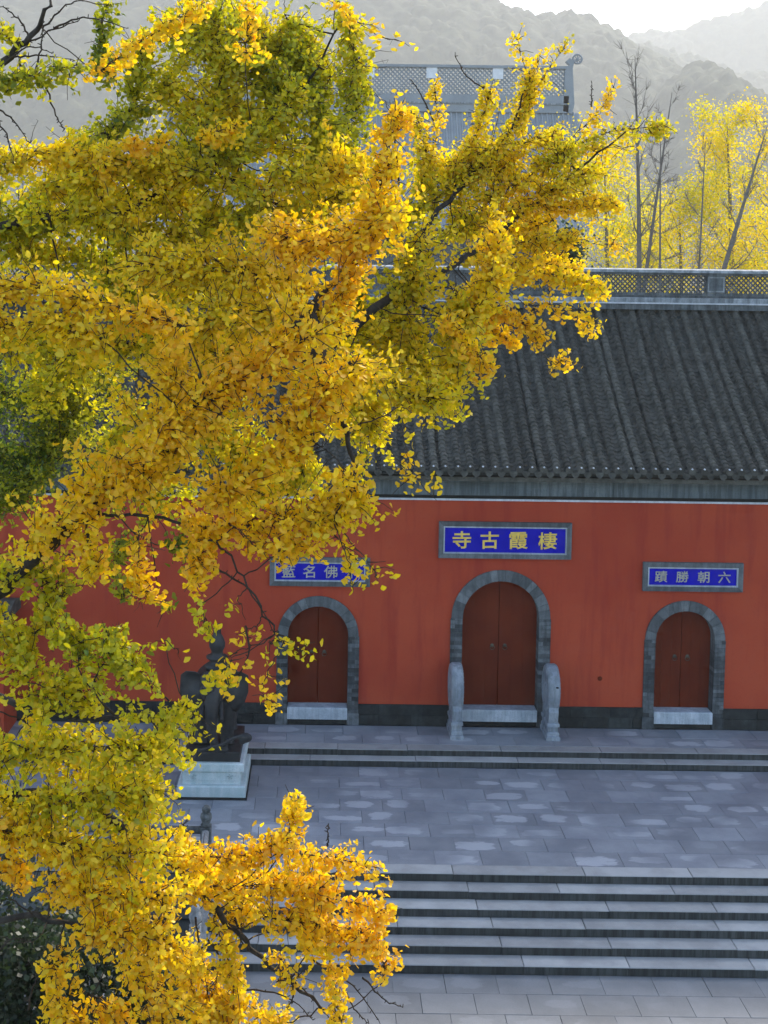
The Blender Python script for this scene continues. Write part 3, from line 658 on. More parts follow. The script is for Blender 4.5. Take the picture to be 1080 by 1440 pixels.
q = [(yb + .1, LOW_Z + .16), (BY - .1, .0), (BY - .1, .56), (yb + .1, LOW_Z + .6)]
MB().prism(q, 'x', BX - .05, BX + .05).build('panel', M['balus_pale'], bal)
MB().tube([(BX, yb + .1, LOW_Z + .76), (BX, BY - .1, .80)], [.07, .07], 10).build('rail', M['balus_pale'], bal)

# ------------------------------------------------------------------ ginkgo leaves
def rim(n, notch, half=1.05):
    """outline of a ginkgo blade: stalk end, then a wavy fan with a notch"""
    P = [(0, 0)]
    for k in range(n):
        a = -half + 2 * half * k / (n - 1); r = 1.0 - .10 * abs(a) + .03 * math.cos(a * 9)
        if k == n // 2: r *= notch
        P.append((math.sin(a) * r, math.cos(a) * r))
    return np.array(P)
RIM = [rim(7, .72), rim(7, .86), rim(7, .95, .95)]
def leaf_geo(P, D, N, size, variant):
    """P stalk ends, D directions, N normals, size -> verts, faces"""
    n = len(P); S = np.cross(D, N); S /= np.linalg.norm(S, axis=1, keepdims=True) + 1e-9; N2 = np.cross(S, D)
    k = len(RIM[0]); V = np.zeros((n, k, 3), np.float32); cup = RNG.uniform(.05, .45, n)
    R2 = np.stack(RIM)[variant]                     # n,k,2
    for j in range(k):
        u = R2[:, j, 0:1]; v = R2[:, j, 1:2]
        V[:, j] = P + (S * u + D * v + N2 * ((u * u * cup[:, None]) - .12 * v * v)) * size[:, None]
    tri = np.array([(0, j, j + 1) for j in range(1, k - 1)]); Fc = (np.arange(n)[:, None, None] * k + tri[None]).reshape(-1, 3)
    return V, Fc
def unit(a): return a / (np.linalg.norm(a, axis=-1, keepdims=True) + 1e-9)
C_GREEN, C_OLIVE, C_YEL, C_ORA = np.array([.11, .18, .010]), np.array([.60, .56, .006]), np.array([.95, .70, .006]), np.array([.97, .56, .005])
def leaf_colour(t):
    t = np.clip(t, 0, 1)[:, None]
    a = C_GREEN + (C_OLIVE - C_GREEN) * np.clip(t / .35, 0, 1); b_ = C_OLIVE + (C_YEL - C_OLIVE) * np.clip((t - .35) / .3, 0, 1)
    c = C_YEL + (C_ORA - C_YEL) * np.clip((t - .65) / .35, 0, 1)
    out = np.where(t < .35, a, np.where(t < .65, b_, c)); return out * RNG.uniform(.82, 1.15, (len(t), 1))
def set_colour(m, name, col_per_vert):
    at = m.attributes.new(name, 'FLOAT_COLOR', 'POINT'); c4 = np.ones((len(col_per_vert), 4), np.float32); c4[:, :3] = col_per_vert; at.data.foreach_set('color', c4.ravel())

# strokes of foliage: (tone 0 green .. 1 orange, distance Y, radius px, density, points in photograph pixels)
O, Yl, L, G = .80, .62, .40, .10
STROKES = [
 # upper left
 (O, 8.3, 20, 1.2, [(285, 2), (215, 48), (140, 100)]), (O, 8.3, 20, 1, [(350, 10), (345, 75)]), (O, 8.4, 14, .9, [(470, 5), (500, 30), (548, 57)]),
 (G, 9.0, 26, 1, [(150, 5), (140, 60), (150, 100)]), (.3, 9.6, 40, 1, [(200, 70), (190, 140), (150, 190)]),
 (.36, 9.6, 55, 1, [(300, 30), (310, 120), (270, 210), (200, 250)]), (.33, 9.8, 55, 1, [(400, 20), (430, 100), (450, 180), (440, 250)]),
 (.42, 9.6, 32, 1, [(480, 10), (500, 80), (500, 150), (470, 220)]), (.3, 9.9, 60, 1, [(250, 40), (350, 90), (400, 170)]),
 (G + .12, 8.0, 24, 1.1, [(-20, 110), (40, 108), (110, 90)]), (.2, 8.2, 18, 1, [(-10, 45), (18, 60), (35, 125)]),
 (Yl, 9.0, 38, 1, [(-30, 240), (60, 215), (150, 235)]), (.48, 9.2, 55, 1, [(120, 250), (220, 230), (350, 260)]), (.36, 9.5, 60, 1, [(-20, 320), (120, 310), (240, 330), (360, 300)]),
 (.85, 8.9, 20, 1, [(185, 205), (240, 200)]), (.85, 8.8, 24, .9, [(280, 190), (330, 180)]), (.6, 9.0, 40, 1, [(380, 240), (440, 250), (500, 230)]),
 (.38, 9.9, 60, .9, [(230, 120), (330, 170), (420, 220)]), (.42, 10.0, 60, .9, [(330, 30), (390, 60), (470, 110)]), (.5, 9.6, 50, .9, [(60, 260), (180, 280), (300, 290)]), (.45, 9.8, 50, .9, [(0, 350), (120, 360), (230, 400)]), (.5, 9.8, 60, .9, [(330, 250), (420, 300), (500, 260)]), (.5, 9.6, 60, .9, [(420, 520), (500, 560), (520, 600)]), (.5, 9.4, 60, .9, [(100, 500), (220, 480), (340, 500)]), (.45, 9.6, 50, .9, [(500, 420), (540, 470), (560, 400)]),
 (.4, 9.3, 34, 1, [(300, 225), (360, 190), (420, 120)]), (.5, 9.0, 30, 1, [(40, 300), (130, 305), (200, 290)]),
 # centre
 (O, 8.2, 34, 1.2, [(470, 470), (490, 380), (530, 280), (556, 160)]), (O, 8.1, 55, 1.1, [(380, 330), (470, 340), (560, 300)]),
 (.7, 8.6, 60, 1, [(200, 370), (320, 380), (440, 400)]), (.72, 8.3, 55, 1, [(260, 450), (380, 440), (480, 450)]),
 (.82, 7.4, 42, 1, [(-30, 400), (60, 405), (160, 430), (260, 460)]), (.78, 7.4, 34, 1, [(-30, 460), (70, 455), (150, 480)]),
 (G, 10.6, 60, 1.1, [(-40, 540), (60, 560), (130, 520)]), (G, 10.4, 55, 1.1, [(-40, 640), (50, 640), (100, 590)]), (G + .05, 10.2, 45, 1, [(-40, 700), (20, 700), (60, 660)]),
 (.84, 7.4, 62, 1, [(440, 470), (320, 540), (220, 610), (120, 700), (30, 770)]), (.8, 7.6, 62, 1, [(230, 500), (260, 600), (190, 690)]),
 (O, 7.4, 60, 1, [(500, 510), (440, 570), (390, 640), (300, 700)]), (O, 7.3, 42, 1, [(400, 600), (470, 640), (500, 690)]), (O, 7.4, 40, 1, [(500, 700), (430, 720), (340, 740), (260, 740)]),
 (.5, 9.2, 58, 1, [(600, 320), (570, 420), (570, 500)]), (.42, 9.2, 40, 1, [(570, 480), (600, 530), (625, 555)]), (.5, 9.0, 44, 1, [(640, 400), (645, 470), (630, 530)]),
 (.7, 9.0, 40, 1, [(700, 330), (690, 400), (650, 450)]), (.85, 8.6, 26, 1, [(630, 440), (665, 490), (680, 510)]), (.55, 8.4, 40, 1, [(520, 520), (560, 550), (610, 560)]),
 # upper right
 (.5, 10.2, 42, 1, [(560, 310), (640, 260), (700, 200)]), (.58, 10.3, 24, 1, [(700, 210), (740, 150), (745, 110)]), (.58, 10.3, 11, 1, [(745, 120), (725, 50)]), (.58, 10.3, 12, 1, [(745, 125), (760, 75)]), (.5, 10.3, 12, 1, [(750, 130), (795, 65)]),
 (.7, 10.2, 16, 1, [(600, 240), (615, 180), (610, 115)]), (.6, 10.2, 26, 1, [(640, 240), (670, 190), (690, 130)]), (.55, 10.2, 24, 1, [(590, 280), (600, 220), (585, 160)]),
 (.5, 10.2, 34, 1, [(640, 320), (720, 260), (800, 215)]), (.48, 10.2, 18, 1.1, [(790, 215), (860, 185), (936, 178)]), (O, 10.2, 11, 1, [(790, 205), (835, 165), (866, 122)]), (O, 10.1, 12, 1, [(830, 210), (890, 206)]),
 (.66, 10.1, 24, 1, [(640, 330), (740, 290), (800, 290), (862, 285)]), (.8, 10, 11, .9, [(800, 262), (868, 290)]), (.6, 10.0, 28, 1, [(650, 360), (740, 340), (800, 340)]), (.9, 10, 6, .5, [(800, 340), (882, 346)]),
 (.7, 9.8, 27, 1, [(660, 400), (760, 385), (838, 400)]), (O, 9.7, 15, 1, [(740, 430), (800, 430), (832, 455)]), (.75, 9.6, 24, 1, [(650, 420), (710, 440), (760, 470)]), (O, 9.5, 13, 1, [(740, 470), (775, 510), (792, 505)]), (.7, 9.8, 20, 1, [(700, 430), (690, 460), (720, 480)]),
 (.6, 10.3, 30, 1, [(700, 250), (740, 200), (780, 190)]), (.5, 10.4, 40, .9, [(600, 250), (660, 230), (720, 240)]), (.55, 10.3, 36, .9, [(640, 300), (720, 320), (780, 310)]), (.55, 10.3, 34, .9, [(720, 290), (790, 260), (830, 240)]), (.6, 10.2, 30, .9, [(700, 370), (760, 370), (810, 380)]),
 # hanging sprays before the roof and wall
 (.8, 7.5, 12, .8, [(565, 570), (568, 620), (580, 665), (612, 702)]), (.7, 7.6, 13, .8, [(500, 640), (505, 665), (510, 690)]), (O, 7.3, 26, 1, [(520, 690), (480, 720), (440, 735)]),
 (O, 7.3, 16, 1, [(455, 735), (485, 770), (505, 790)]), (O, 7.3, 9, .8, [(500, 770), (525, 800), (530, 812)]), (O, 7.3, 9, .8, [(490, 790), (497, 832)]), (O, 7.3, 22, 1, [(400, 740), (420, 765), (390, 775)]), (O, 7.3, 18, 1, [(330, 740), (360, 770), (395, 790)]),
 (O, 7.3, 26, 1, [(270, 750), (285, 790), (275, 815)]), (.86, 7.4, 24, 1, [(195, 750), (195, 800), (205, 840)]), (G, 8.4, 22, 1, [(170, 760), (165, 800), (175, 840)]), (.3, 7.8, 18, .9, [(225, 840), (240, 860)]), (G, 8.4, 22, .9, [(235, 770), (260, 760)]),
 (.8, 7.4, 30, 1, [(120, 740), (130, 780), (135, 800)]), (.45, 7.7, 40, 1, [(-20, 800), (50, 810), (90, 840)]), (.4, 7.7, 30, 1, [(70, 850), (60, 880), (30, 900)]),
 (.35, 7.6, 42, 1, [(-30, 880), (30, 900), (40, 960)]), (.4, 7.6, 40, 1, [(60, 980), (100, 960), (130, 1000)]), (.42, 7.3, 30, 1, [(80, 890), (115, 900), (110, 940)]),
 (.4, 7.3, 34, 1, [(150, 890), (175, 930), (200, 950)]), (.42, 7.3, 22, 1, [(165, 880), (150, 920), (130, 960)]), (.45, 7.3, 9, .7, [(232, 905), (250, 912)]), (.38, 7.3, 18, 1, [(282, 850), (292, 885)]), (.4, 7.3, 12, .8, [(335, 840), (345, 870)]),
 (.45, 7.3, 13, 1, [(378, 905), (400, 900), (422, 915)]), (O, 7.2, 9, .9, [(312, 930), (335, 915)]), (O, 7.2, 12, .9, [(325, 925), (322, 965)]), (O, 7.2, 14, 1, [(378, 940), (368, 975), (385, 985)]), (.7, 7.3, 9, .8, [(340, 890), (360, 880)]), (.45, 7.3, 14, .8, [(285, 985), (305, 965), (315, 945)]),
 (.45, 7.4, 20, 1, [(280, 1010), (255, 1030), (240, 1060)]), (.45, 7.4, 26, 1, [(170, 1010), (220, 1010), (270, 990)]),
 (.42, 9.9, 66, .9, [(150, 420), (300, 400), (420, 500)]), (.42, 9.9, 64, .9, [(350, 470), (300, 600), (370, 650)]), (.4, 9.8, 56, .9, [(200, 560), (150, 650), (220, 690)]), (.3, 9.9, 56, .9, [(0, 480), (100, 480), (60, 560)]), (.45, 9.8, 46, .9, [(430, 600), (420, 670), (350, 690)]), (.45, 9.9, 46, .9, [(120, 200), (90, 260), (20, 300)]),
 (.74, 8.3, 40, .9, [(260, 1200), (330, 1250), (340, 1320)]), (.74, 8.3, 36, .9, [(430, 1230), (450, 1290), (430, 1340)]), (.72, 8.3, 44, .9, [(250, 1350), (300, 1400), (310, 1450)]), (.6, 8.2, 50, .9, [(40, 1150), (120, 1230), (200, 1330)]), (.5, 8.2, 40, .9, [(30, 1010), (120, 1080), (200, 1100)]),
 # lower mass
 (.45, 7.6, 48, 1, [(-30, 1060), (80, 1050), (180, 1050), (240, 1050)]), (.5, 7.7, 50, 1, [(-30, 1120), (100, 1120), (215, 1110)]), (.4, 8.2, 40, 1, [(200, 1130), (180, 1180)]),
 (.72, 7.5, 48, 1, [(-30, 1160), (60, 1180), (150, 1200), (230, 1200)]), (.78, 7.6, 42, 1, [(70, 1240), (150, 1260), (230, 1260)]), (O, 7.4, 48, 1, [(110, 1310), (190, 1310), (250, 1330)]),
 (O, 7.4, 38, .9, [(80, 1340), (80, 1400), (95, 1440)]), (O, 7.4, 40, 1, [(190, 1370), (230, 1410), (220, 1460)]), (.85, 7.6, 28, .9, [(15, 1210), (25, 1240), (10, 1260)]), (O, 7.3, 7, .5, [(0, 1325), (45, 1325)]), (.85, 7.6, 30, .8, [(130, 1400), (170, 1430)]),
 (.82, 8.0, 30, 1, [(250, 1200), (340, 1205), (400, 1180)]), (O, 8.0, 20, 1.1, [(400, 1190), (412, 1150), (418, 1128)]), (O, 8.0, 22, 1, [(400, 1200), (460, 1205), (530, 1220)]),
 (.8, 8.0, 36, 1, [(260, 1250), (360, 1245), (450, 1250)]), (O, 8.0, 24, 1, [(440, 1260), (500, 1270), (545, 1282)]), (O, 8.0, 34, 1, [(370, 1290), (450, 1300), (520, 1320)]), (O, 8.0, 18, 1, [(500, 1320), (535, 1340), (540, 1375)]),
 (.75, 8.2, 30, .8, [(300, 1290), (320, 1350), (330, 1390)]), (.78, 8.2, 34, .8, [(290, 1420), (350, 1420), (400, 1440)]), (O, 8.0, 22, .9, [(460, 1330), (470, 1390), (480, 1440)]), (.85, 8.1, 20, .6, [(380, 1340), (420, 1370), (390, 1380)]), (.75, 8.1, 22, .8, [(270, 1340), (270, 1390), (280, 1430)]),
]
# places where the crown is open and the place behind shows
HOLES = [(475, 640, 26, 20), (450, 630, 14, 16), (300, 850, 14, 30), (250, 880, 30, 26), (130, 850, 42, 30), (245, 940, 18, 26), (150, 860, 40, 22), (345, 810, 30, 26), (60, 905, 12, 16), (330, 1040, 24, 30), (20, 1300, 45, 50), (20, 1390, 45, 50),
         (135, 1380, 20, 24), (200, 1020, 26, 10), (100, 40, 34, 50), (40, 170, 40, 16), (60, 150, 30, 10), (285, 1295, 10, 22), (410, 1320, 12, 10), (300, 1160, 40, 20), (560, 620, 12, 30), (545, 100, 12, 60), (660, 130, 12, 30), (15, 1010, 18, 24), (262, 950, 14, 24), (335, 1030, 30, 26), (350, 1000, 16, 30), (345, 915, 14, 12), (200, 860, 30, 18), (430, 800, 24, 14), (408, 803, 16, 10), (470, 805, 16, 14), (360, 860, 20, 22), (345, 1310, 9, 9)]
def open_mask(P):
    x, y = proj(P); keep = np.ones(len(x), bool)
    for hx, hy, a, c in HOLES: keep &= ((x - hx) / a) ** 2 + ((y - hy) / c) ** 2 > RNG.uniform(.75, 1.1, len(x))
    return keep
TRUNK_BASE = np.array([-4.0, 9.4, LOW_Z])
gk = empty('ginkgo_tree', TRUNK_BASE, 'big golden yellow ginkgo spreading in front of the red gate hall', 'tree')
trunk_pts = [TRUNK_BASE + np.array(d) for d in ((0, 0, -.1), (.05, .02, 2), (.0, .05, 5), (.12, 0, 8), (.2, -.1, 10.5), (.35, -.05, 13), (.5, .1, 15.5), (.7, .2, 18))]
MB().tube(trunk_pts, [.52, .42, .37, .32, .25, .18, .10, .03], 14).build('trunk', M['bark'], gk, TRUNK_BASE)
def limb_pts(px): return [ay(x, y, Y) for x, y, Y in px]
LIMBS = [
 ([(-160, 960, 9.2), (-60, 880, 8.2), (30, 800, 7.7), (120, 722, 7.6), (230, 640, 7.6), (340, 540, 7.8), (440, 430, 8.2), (520, 320, 8.5)], .085),
 ([(-150, 470, 9.5), (-40, 340, 9.4), (80, 302, 9.4), (170, 300, 9.4), (280, 240, 9.4), (345, 215, 9.5), (430, 120, 9.7), (480, 20, 9.7)], .05),
 ([(-160, 1180, 9.0), (-40, 1130, 8.0), (80, 1120, 7.8), (180, 1170, 7.9), (260, 1230, 8.1), (330, 1310, 8.15), (400, 1375, 8.2), (470, 1430, 8.2)], .06),
 ([(-150, 300, 9.6), (-70, 160, 8.8), (0, 90, 8.3), (50, 40, 8.2), (85, -20, 8.2)], .06),
 ([(340, 540, 7.8), (470, 480, 8.6), (560, 410, 9.2), (620, 385, 9.6), (700, 330, 10), (800, 250, 10.2), (880, 185, 10.2)], .045),
 ([(560, 410, 9.2), (600, 320, 9.8), (660, 250, 10.2), (720, 180, 10.3), (745, 100, 10.3)], .03),
 ([(-160, 1000, 9.2), (-40, 980, 8.2), (30, 990, 7.7), (110, 1010, 7.6), (200, 1010, 7.5), (260, 990, 7.4)], .04),
 ([(-160, 1300, 9.1), (-60, 1300, 8), (60, 1290, 7.7), (150, 1320, 7.6), (230, 1390, 7.5)], .04),
 ([(120, 722, 7.6), (220, 730, 7.5), (300, 760, 7.4), (345, 820, 7.3), (385, 885, 7.3), (400, 905, 7.3)], .012),
 ([(440, 430, 8.2), (470, 560, 7.6), (500, 660, 7.4), (470, 730, 7.35)], .03),
]
limb_xyz = []
def smooth_line(P, n):
    P = np.array(P); t = np.linspace(0, len(P) - 1, n); i = np.clip(t.astype(int), 0, len(P) - 2); f = (t - i)[:, None]
    p0 = P[np.clip(i - 1, 0, None)]; p1 = P[i]; p2 = P[i + 1]; p3 = P[np.clip(i + 2, None, len(P) - 1)]
    return .5 * ((2 * p1) + (-p0 + p2) * f + (2 * p0 - 5 * p1 + 4 * p2 - p3) * f ** 2 + (-p0 + 3 * p1 - 3 * p2 + p3) * f ** 3)
for k, (px, r0) in enumerate(LIMBS):
    pts = limb_pts(px)
    if px[0][0] < -100:       # root the limb in the trunk
        z = pts[0][2] - .5; tz_ = [p[2] for p in trunk_pts]; j = max(0, min(len(trunk_pts) - 2, sum(1 for q in tz_ if q < z) - 1)); f = (z - tz_[j]) / (tz_[j + 1] - tz_[j])
        pts = [trunk_pts[j] + (trunk_pts[j + 1] - trunk_pts[j]) * f] + pts
    n = len(pts) * 5; Pn = smooth_line(pts, n); Pn[1:-1] += RNG.normal(0, .012, (n - 2, 3)); limb_xyz.append(Pn)
    MB().tube(Pn, [max(.006, r0 * (1 - .88 * i / (n - 1)) * (1.5 if i == 0 else 1)) for i in range(n)], 8).build('limb', M['bark'], gk)
ALL_LIMB = np.concatenate(limb_xyz)
tw = MB()                                      # twigs and spur shoots, too many and too thin to pick apart
LP, LD, LN, LS, LT = [], [], [], [], []        # leaves
for si, (tone, Y, rpx, dens, pts) in enumerate(STROKES):
    ctrl = [ay(x, y, Y + RNG.uniform(-.12, .12)) for x, y in pts]; n = max(6, len(pts) * 5); ax = smooth_line(ctrl, n)
    rpx = max(5, rpx - 8) if rpx < 32 else rpx * .95; rm = rpx * Y / F_PX; seglen = np.linalg.norm(np.diff(ax, axis=0), axis=1).sum(); Lpx = seglen * F_PX / Y
    # the shoot that carries the stroke, joined to the nearest limb
    d2 = np.linalg.norm(ALL_LIMB[:, None] - ax[None, [0, -1]], axis=2); ends = d2.min(0); e = int(ends.argmin()); line = ax if e == 0 else ax[::-1]
    root = ALL_LIMB[d2[:, e].argmin()]; mid = (root + line[0]) / 2 + np.array([0, 0, -.06 * ends[e]])
    full = np.concatenate([smooth_line([root, mid, line[0]], 8)[:-1], line]); full[1:] += RNG.normal(0, .006, (len(full) - 1, 3))
    tw.tube(full, list(np.linspace(.004 + .00006 * rpx, .0018, len(full))), 5, False)
    # side twigs
    nleaf = int(dens * (7.0 if Y > 9.9 else 5.4) * (2 * rpx * Lpx + math.pi * rpx * rpx) / (55 * (8.0 / Y) ** 2))
    per = 5; nspur = max(2, nleaf // per); tl = max(.10, rm * 1.05); spacing = .045; ntw = max(2, int(nspur * spacing / (tl * .75)))
    ti = RNG.uniform(0, len(line) - 1.001, ntw); i0 = ti.astype(int); base = line[i0] + (line[i0 + 1] - line[i0]) * (ti - i0)[:, None]
    tang = unit(line[np.minimum(i0 + 2, len(line) - 1)] - line[np.maximum(i0 - 1, 0)])
    dirs = unit(RNG.normal(0, 1, (ntw, 3)) * np.array([1, 1.25, 1]) + tang * .7 + np.array([0, 0, .15]))
    for q in range(ntw):
        far_ = RNG.random() < .3; L_ = tl * (RNG.uniform(1.0, 1.75) if far_ else RNG.uniform(.35, 1.05)); m = max(2, int(L_ / spacing)); s = np.linspace(0, 1, m + 1)[:, None]
        droop = np.array([0, 0, -1]) * (s ** 2) * L_ * RNG.uniform(-.15, .45)
        tp = base[q] + dirs[q] * L_ * s + droop; tp[1:] += RNG.normal(0, .006, (m, 3))
        vis = open_mask(tp); 
        if vis.mean() < .6: continue
        tw.tube(tp[::max(1, m // 4)], list(np.linspace(.0042, .0018, len(tp[::max(1, m // 4)]))), 3, False)
        for si_, sp_ in enumerate(tp[1:]):
            if far_ and RNG.random() < .25 + .3 * si_ / m: continue
            kk = RNG.integers(2, 8)
            out = unit(RNG.normal(0, 1, (kk, 3)) + dirs[q] * .3)
            pet = RNG.uniform(.02, .05, (kk, 1)); a = sp_ + out * pet + np.array([0, 0, -.01])
            D = unit(out * .8 + np.array([0, 0, -.55]) + RNG.normal(0, .35, (kk, 3)))
            N = unit(RNG.normal(0, 1, (kk, 3)) + np.array([0, -.55, .55]))
            LP.append(a); LD.append(D); LN.append(N); LS.append(RNG.uniform(.020, .040, kk) * (.8 if Y > 9.9 else 1)); LT.append(np.full(kk, tone) + RNG.normal(0, .07) + RNG.normal(0, .09, kk))
            if q % 3 == 0 and kk > 3:
                tw.tube([sp_, a[0]], [.0016, .001], 3, False)
LP = np.concatenate(LP); LD = np.concatenate(LD); LN = np.concatenate(LN); LS = np.concatenate(LS); LT = np.concatenate(LT)
keep = open_mask(LP); LP, LD, LN, LS, LT = LP[keep], LD[keep], LN[keep], LS[keep], LT[keep]
print('ginkgo leaves', len(LP))
# slow drift of tone through the crown: whole shoots turn before others
LT = LT + .12 * np.sin(LP[:, 0] * 3.1 + LP[:, 2] * 2.3) * np.cos(LP[:, 1] * 2.7 + LP[:, 2] * 1.9)
var = RNG.integers(0, len(RIM), len(LP))
pxx, pyy = proj(LP); inside = (pxx > 10) & (pxx < 1070) & (pyy > 10) & (pyy < 1430)
order = np.argsort(np.where(inside, LP[:, 1], 99))[:300]; rest = np.ones(len(LP), bool); rest[order] = False
def leaves_mesh(idx, origin):
    V, Fc = leaf_geo(LP[idx] - origin, LD[idx], LN[idx], LS[idx], var[idx]); m = fast_mesh('foliage', V.reshape(-1, 3), Fc)
    set_colour(m, 'leaf_colour', np.repeat(leaf_colour(LT[idx]), V.shape[1], axis=0)); return m
o = link('foliage', leaves_mesh(np.where(rest)[0], TRUNK_BASE), gk, TRUNK_BASE, M['leaf']); o['kind'] = 'stuff'
for k in range(300):
    i = order[k:k + 1]; link('leaf', leaves_mesh(i, LP[i[0]]), gk, LP[i[0]], M['leaf'])
# bare shoots that reach out of the foliage
BARE = [([(560, 260), (556, 200), (556, 150)], 8.2), ([(690, 130), (655, 105), (640, 76)], 10.2), ([(610, 170), (590, 130), (578, 112)], 10.2), ([(832, 150), (832, 118)], 10.2), ([(460, 1190), (462, 1160)], 8), ([(250, 1175), (262, 1155)], 8),
        ([(440, 1350), (500, 1390), (535, 1440)], 8.2), ([(510, 1375), (540, 1405), (566, 1416)], 8), ([(390, 1360), (430, 1395), (470, 1440)], 8.2), ([(330, 1390), (400, 1400), (440, 1435)], 8.2), ([(275, 1290), (280, 1340), (268, 1400)], 8.2), ([(480, 1380), (500, 1420), (520, 1440)], 8.1), ([(410, 1370), (412, 1400), (404, 1420)], 8.1),
        ([(30, 65), (80, 40), (110, 30)], 8.2), ([(40, 50), (20, 20), (-10, 5)], 8.2), ([(60, 40), (90, 10), (130, -5)], 8.2), ([(20, 80), (60, 78), (110, 85)], 8.2), ([(0, 95), (40, 65), (75, 75)], 8.2), ([(50, 100), (58, 60), (60, 30)], 8.1), ([(-10, 150), (20, 170), (40, 200)], 8.1), ([(-10, 160), (10, 190), (20, 230)], 8.1), ([(60, 110), (80, 165), (90, 180)], 8.2), ([(75, 40), (120, 25), (180, 40)], 8.2),
        ([(40, 1420), (50, 1380), (75, 1355)], 7.6), ([(0, 1335), (20, 1320), (45, 1325)], 7.4), ([(330, 1290), (345, 1330), (380, 1350)], 8.2), ([(290, 1320), (310, 1350), (300, 1390)], 8.2), ([(300, 800), (345, 825), (385, 890)], 7.3), ([(345, 880), (350, 920), (330, 960)], 7.3)]
for pts, Y in BARE:
    P = smooth_line([ay(x, y, Y + RNG.uniform(-.05, .05)) for x, y in pts], 14); P[1:] += RNG.normal(0, .004, (13, 3)); tw.tube(P, list(np.linspace(.008, .0025, 14)), 5, False)
    for k in range(2, 14):
        d = unit(RNG.normal(0, 1, 3) + (P[k] - P[k - 1]) * 8) * RNG.uniform(.012, .03); tw.tube([P[k], P[k] + d], [.004, .0026], 4, False)
o = link('twigs', tw.mesh('twigs', TRUNK_BASE, fix=False), gk, TRUNK_BASE, M['twig']); o['kind'] = 'stuff'

# ------------------------------------------------------------------ other trees
def leaf_cloud(P, size, tone, fan=False):
    n = len(P); D = unit(RNG.normal(0, 1, (n, 3))); N = unit(RNG.normal(0, 1, (n, 3))); S = unit(np.cross(D, N))
    sz = RNG.uniform(.6, 1.2, (n, 1)) * size
    V = np.stack([P - S * sz * .5, P + D * sz * .55, P + S * sz * .5, P - D * sz * .45], 1); Fc = np.arange(n * 4).reshape(-1, 4)
    m = fast_mesh('crown', V.reshape(-1, 3), Fc); set_colour(m, 'leaf_colour', np.repeat(leaf_colour(tone), 4, axis=0)); return m
def back_tree(base, top, r0, name, label, cat_group, nbr, blen, nleaf, leaf_size, tone, spread=.35, start=.3, up=.6, sub=6):
    """tapered trunk from base to top with ascending limbs; leaves in clumps along the limbs"""
    base = np.array(base, float); top = np.array(top, float); H = np.linalg.norm(top - base)
    t = empty(name, base, label, 'tree', cat_group); P = smooth_line([base, base + (top - base) * .5 + RNG.normal(0, .02 * H, 3) * [1, 1, 0], top], 18)
    MB().tube(P, list(np.linspace(r0, .015, 18)), 8).build('trunk', M['pale_bark'], t)
    br = MB(); anchors = []
    ax = unit(top - base)
    for k in range(nbr):
        f = start + (1 - start) * (k + RNG.uniform(0, 1)) / nbr; i = min(16, int(f * 17)); p = P[i]; a = RNG.uniform(0, 2 * math.pi)
        d = unit(np.array([math.cos(a), math.sin(a), up * RNG.uniform(.6, 1.6)])); L_ = blen * (1.15 - f * .75) * RNG.uniform(.6, 1.15)
        Q = smooth_line([p, p + d * L_ * .5 + RNG.normal(0, .05 * L_, 3), p + d * L_ + np.array([0, 0, .12 * L_])], 8); br.tube(Q, list(np.linspace(r0 * .32 * (1.1 - f), .007, 8)), 5, False)
        anchors += list(Q[2:])
        for _ in range(sub):
            q = Q[RNG.integers(2, 8)]; d2 = unit(d + RNG.normal(0, .7, 3) + [0, 0, .3]); q2 = q + d2 * L_ * RNG.uniform(.25, .5); br.tube([q, (q + q2) / 2 + RNG.normal(0, .03, 3), q2], [.012, .008, .004], 4, False); anchors += [(q + q2) / 2, q2]
    o = br.build('limbs', M['pale_bark'], t); o['kind'] = 'stuff'
    if nleaf:
        A = np.array(anchors); sel = A[RNG.integers(0, len(A), nleaf)]; Q = sel + RNG.normal(0, spread, (nleaf, 3)) * [1, 1, .9]
        tn = tone + RNG.normal(0, .08, nleaf) + .12 * np.sin(sel[:, 0] * 1.7 + sel[:, 2] * 1.3)
        c = leaf_cloud(Q - base, leaf_size, tn); o = link('crown', c, t, base, M['leaf']); o['kind'] = 'stuff'
    return t
GR = 'trees behind the gate hall roof'
def bt(px0, px1, py1, Y, **k):
    b0 = ay(px0, 900, Y); b0[2] = 0.5; return back_tree(b0, ay(px1, py1, Y), **k)
YT = dict(name='yellow_tree', cat_group=GR, up=.8)
bt(1015, 1022, 165, 72, r0=0.33, label='tallest pointed yellow tree behind the ridge lattice', nbr=26, blen=4.5, nleaf=13860, leaf_size=0.139, tone=0.484, spread=0.427, start=.35, **YT)
bt(855, 850, 232, 70, r0=0.3, label='yellow tree with thin foliage against the hazy hill, beside the near ginkgo branches', nbr=24, blen=4.8, nleaf=10780, leaf_size=0.131, tone=0.458, spread=0.562, start=.4, **YT)
bt(960, 955, 285, 68, r0=0.3, label='low yellow tree in front of the dark far roof, between the bare trunks', nbr=20, blen=4.8, nleaf=10010, leaf_size=0.131, tone=0.493, spread=0.562, start=.4, **YT)
bt(1085, 1090, 200, 66, r0=0.3, label='broad golden tree next to the tallest yellow tree, spreading over the ridge', nbr=24, blen=5.1, nleaf=12320, leaf_size=0.139, tone=0.581, spread=0.506, start=.4, **YT)
bt(910, 905, 300, 74, r0=0.24, label='small yellow tree below the tall bare tree', nbr=16, blen=4.2, nleaf=7699, leaf_size=0.131, tone=0.44, spread=0.562, start=.4, **YT)
BTD = dict(sub=16, name='bare_tree', cat_group='bare trees behind the gate hall', tone=0.44, leaf_size=0.087)
bt(880, 893, 78, 62, r0=0.255, label='tall bare tree with a forked top against the hazy hill', nbr=16, blen=3.6, nleaf=0, start=.55, up=1.8, **BTD)
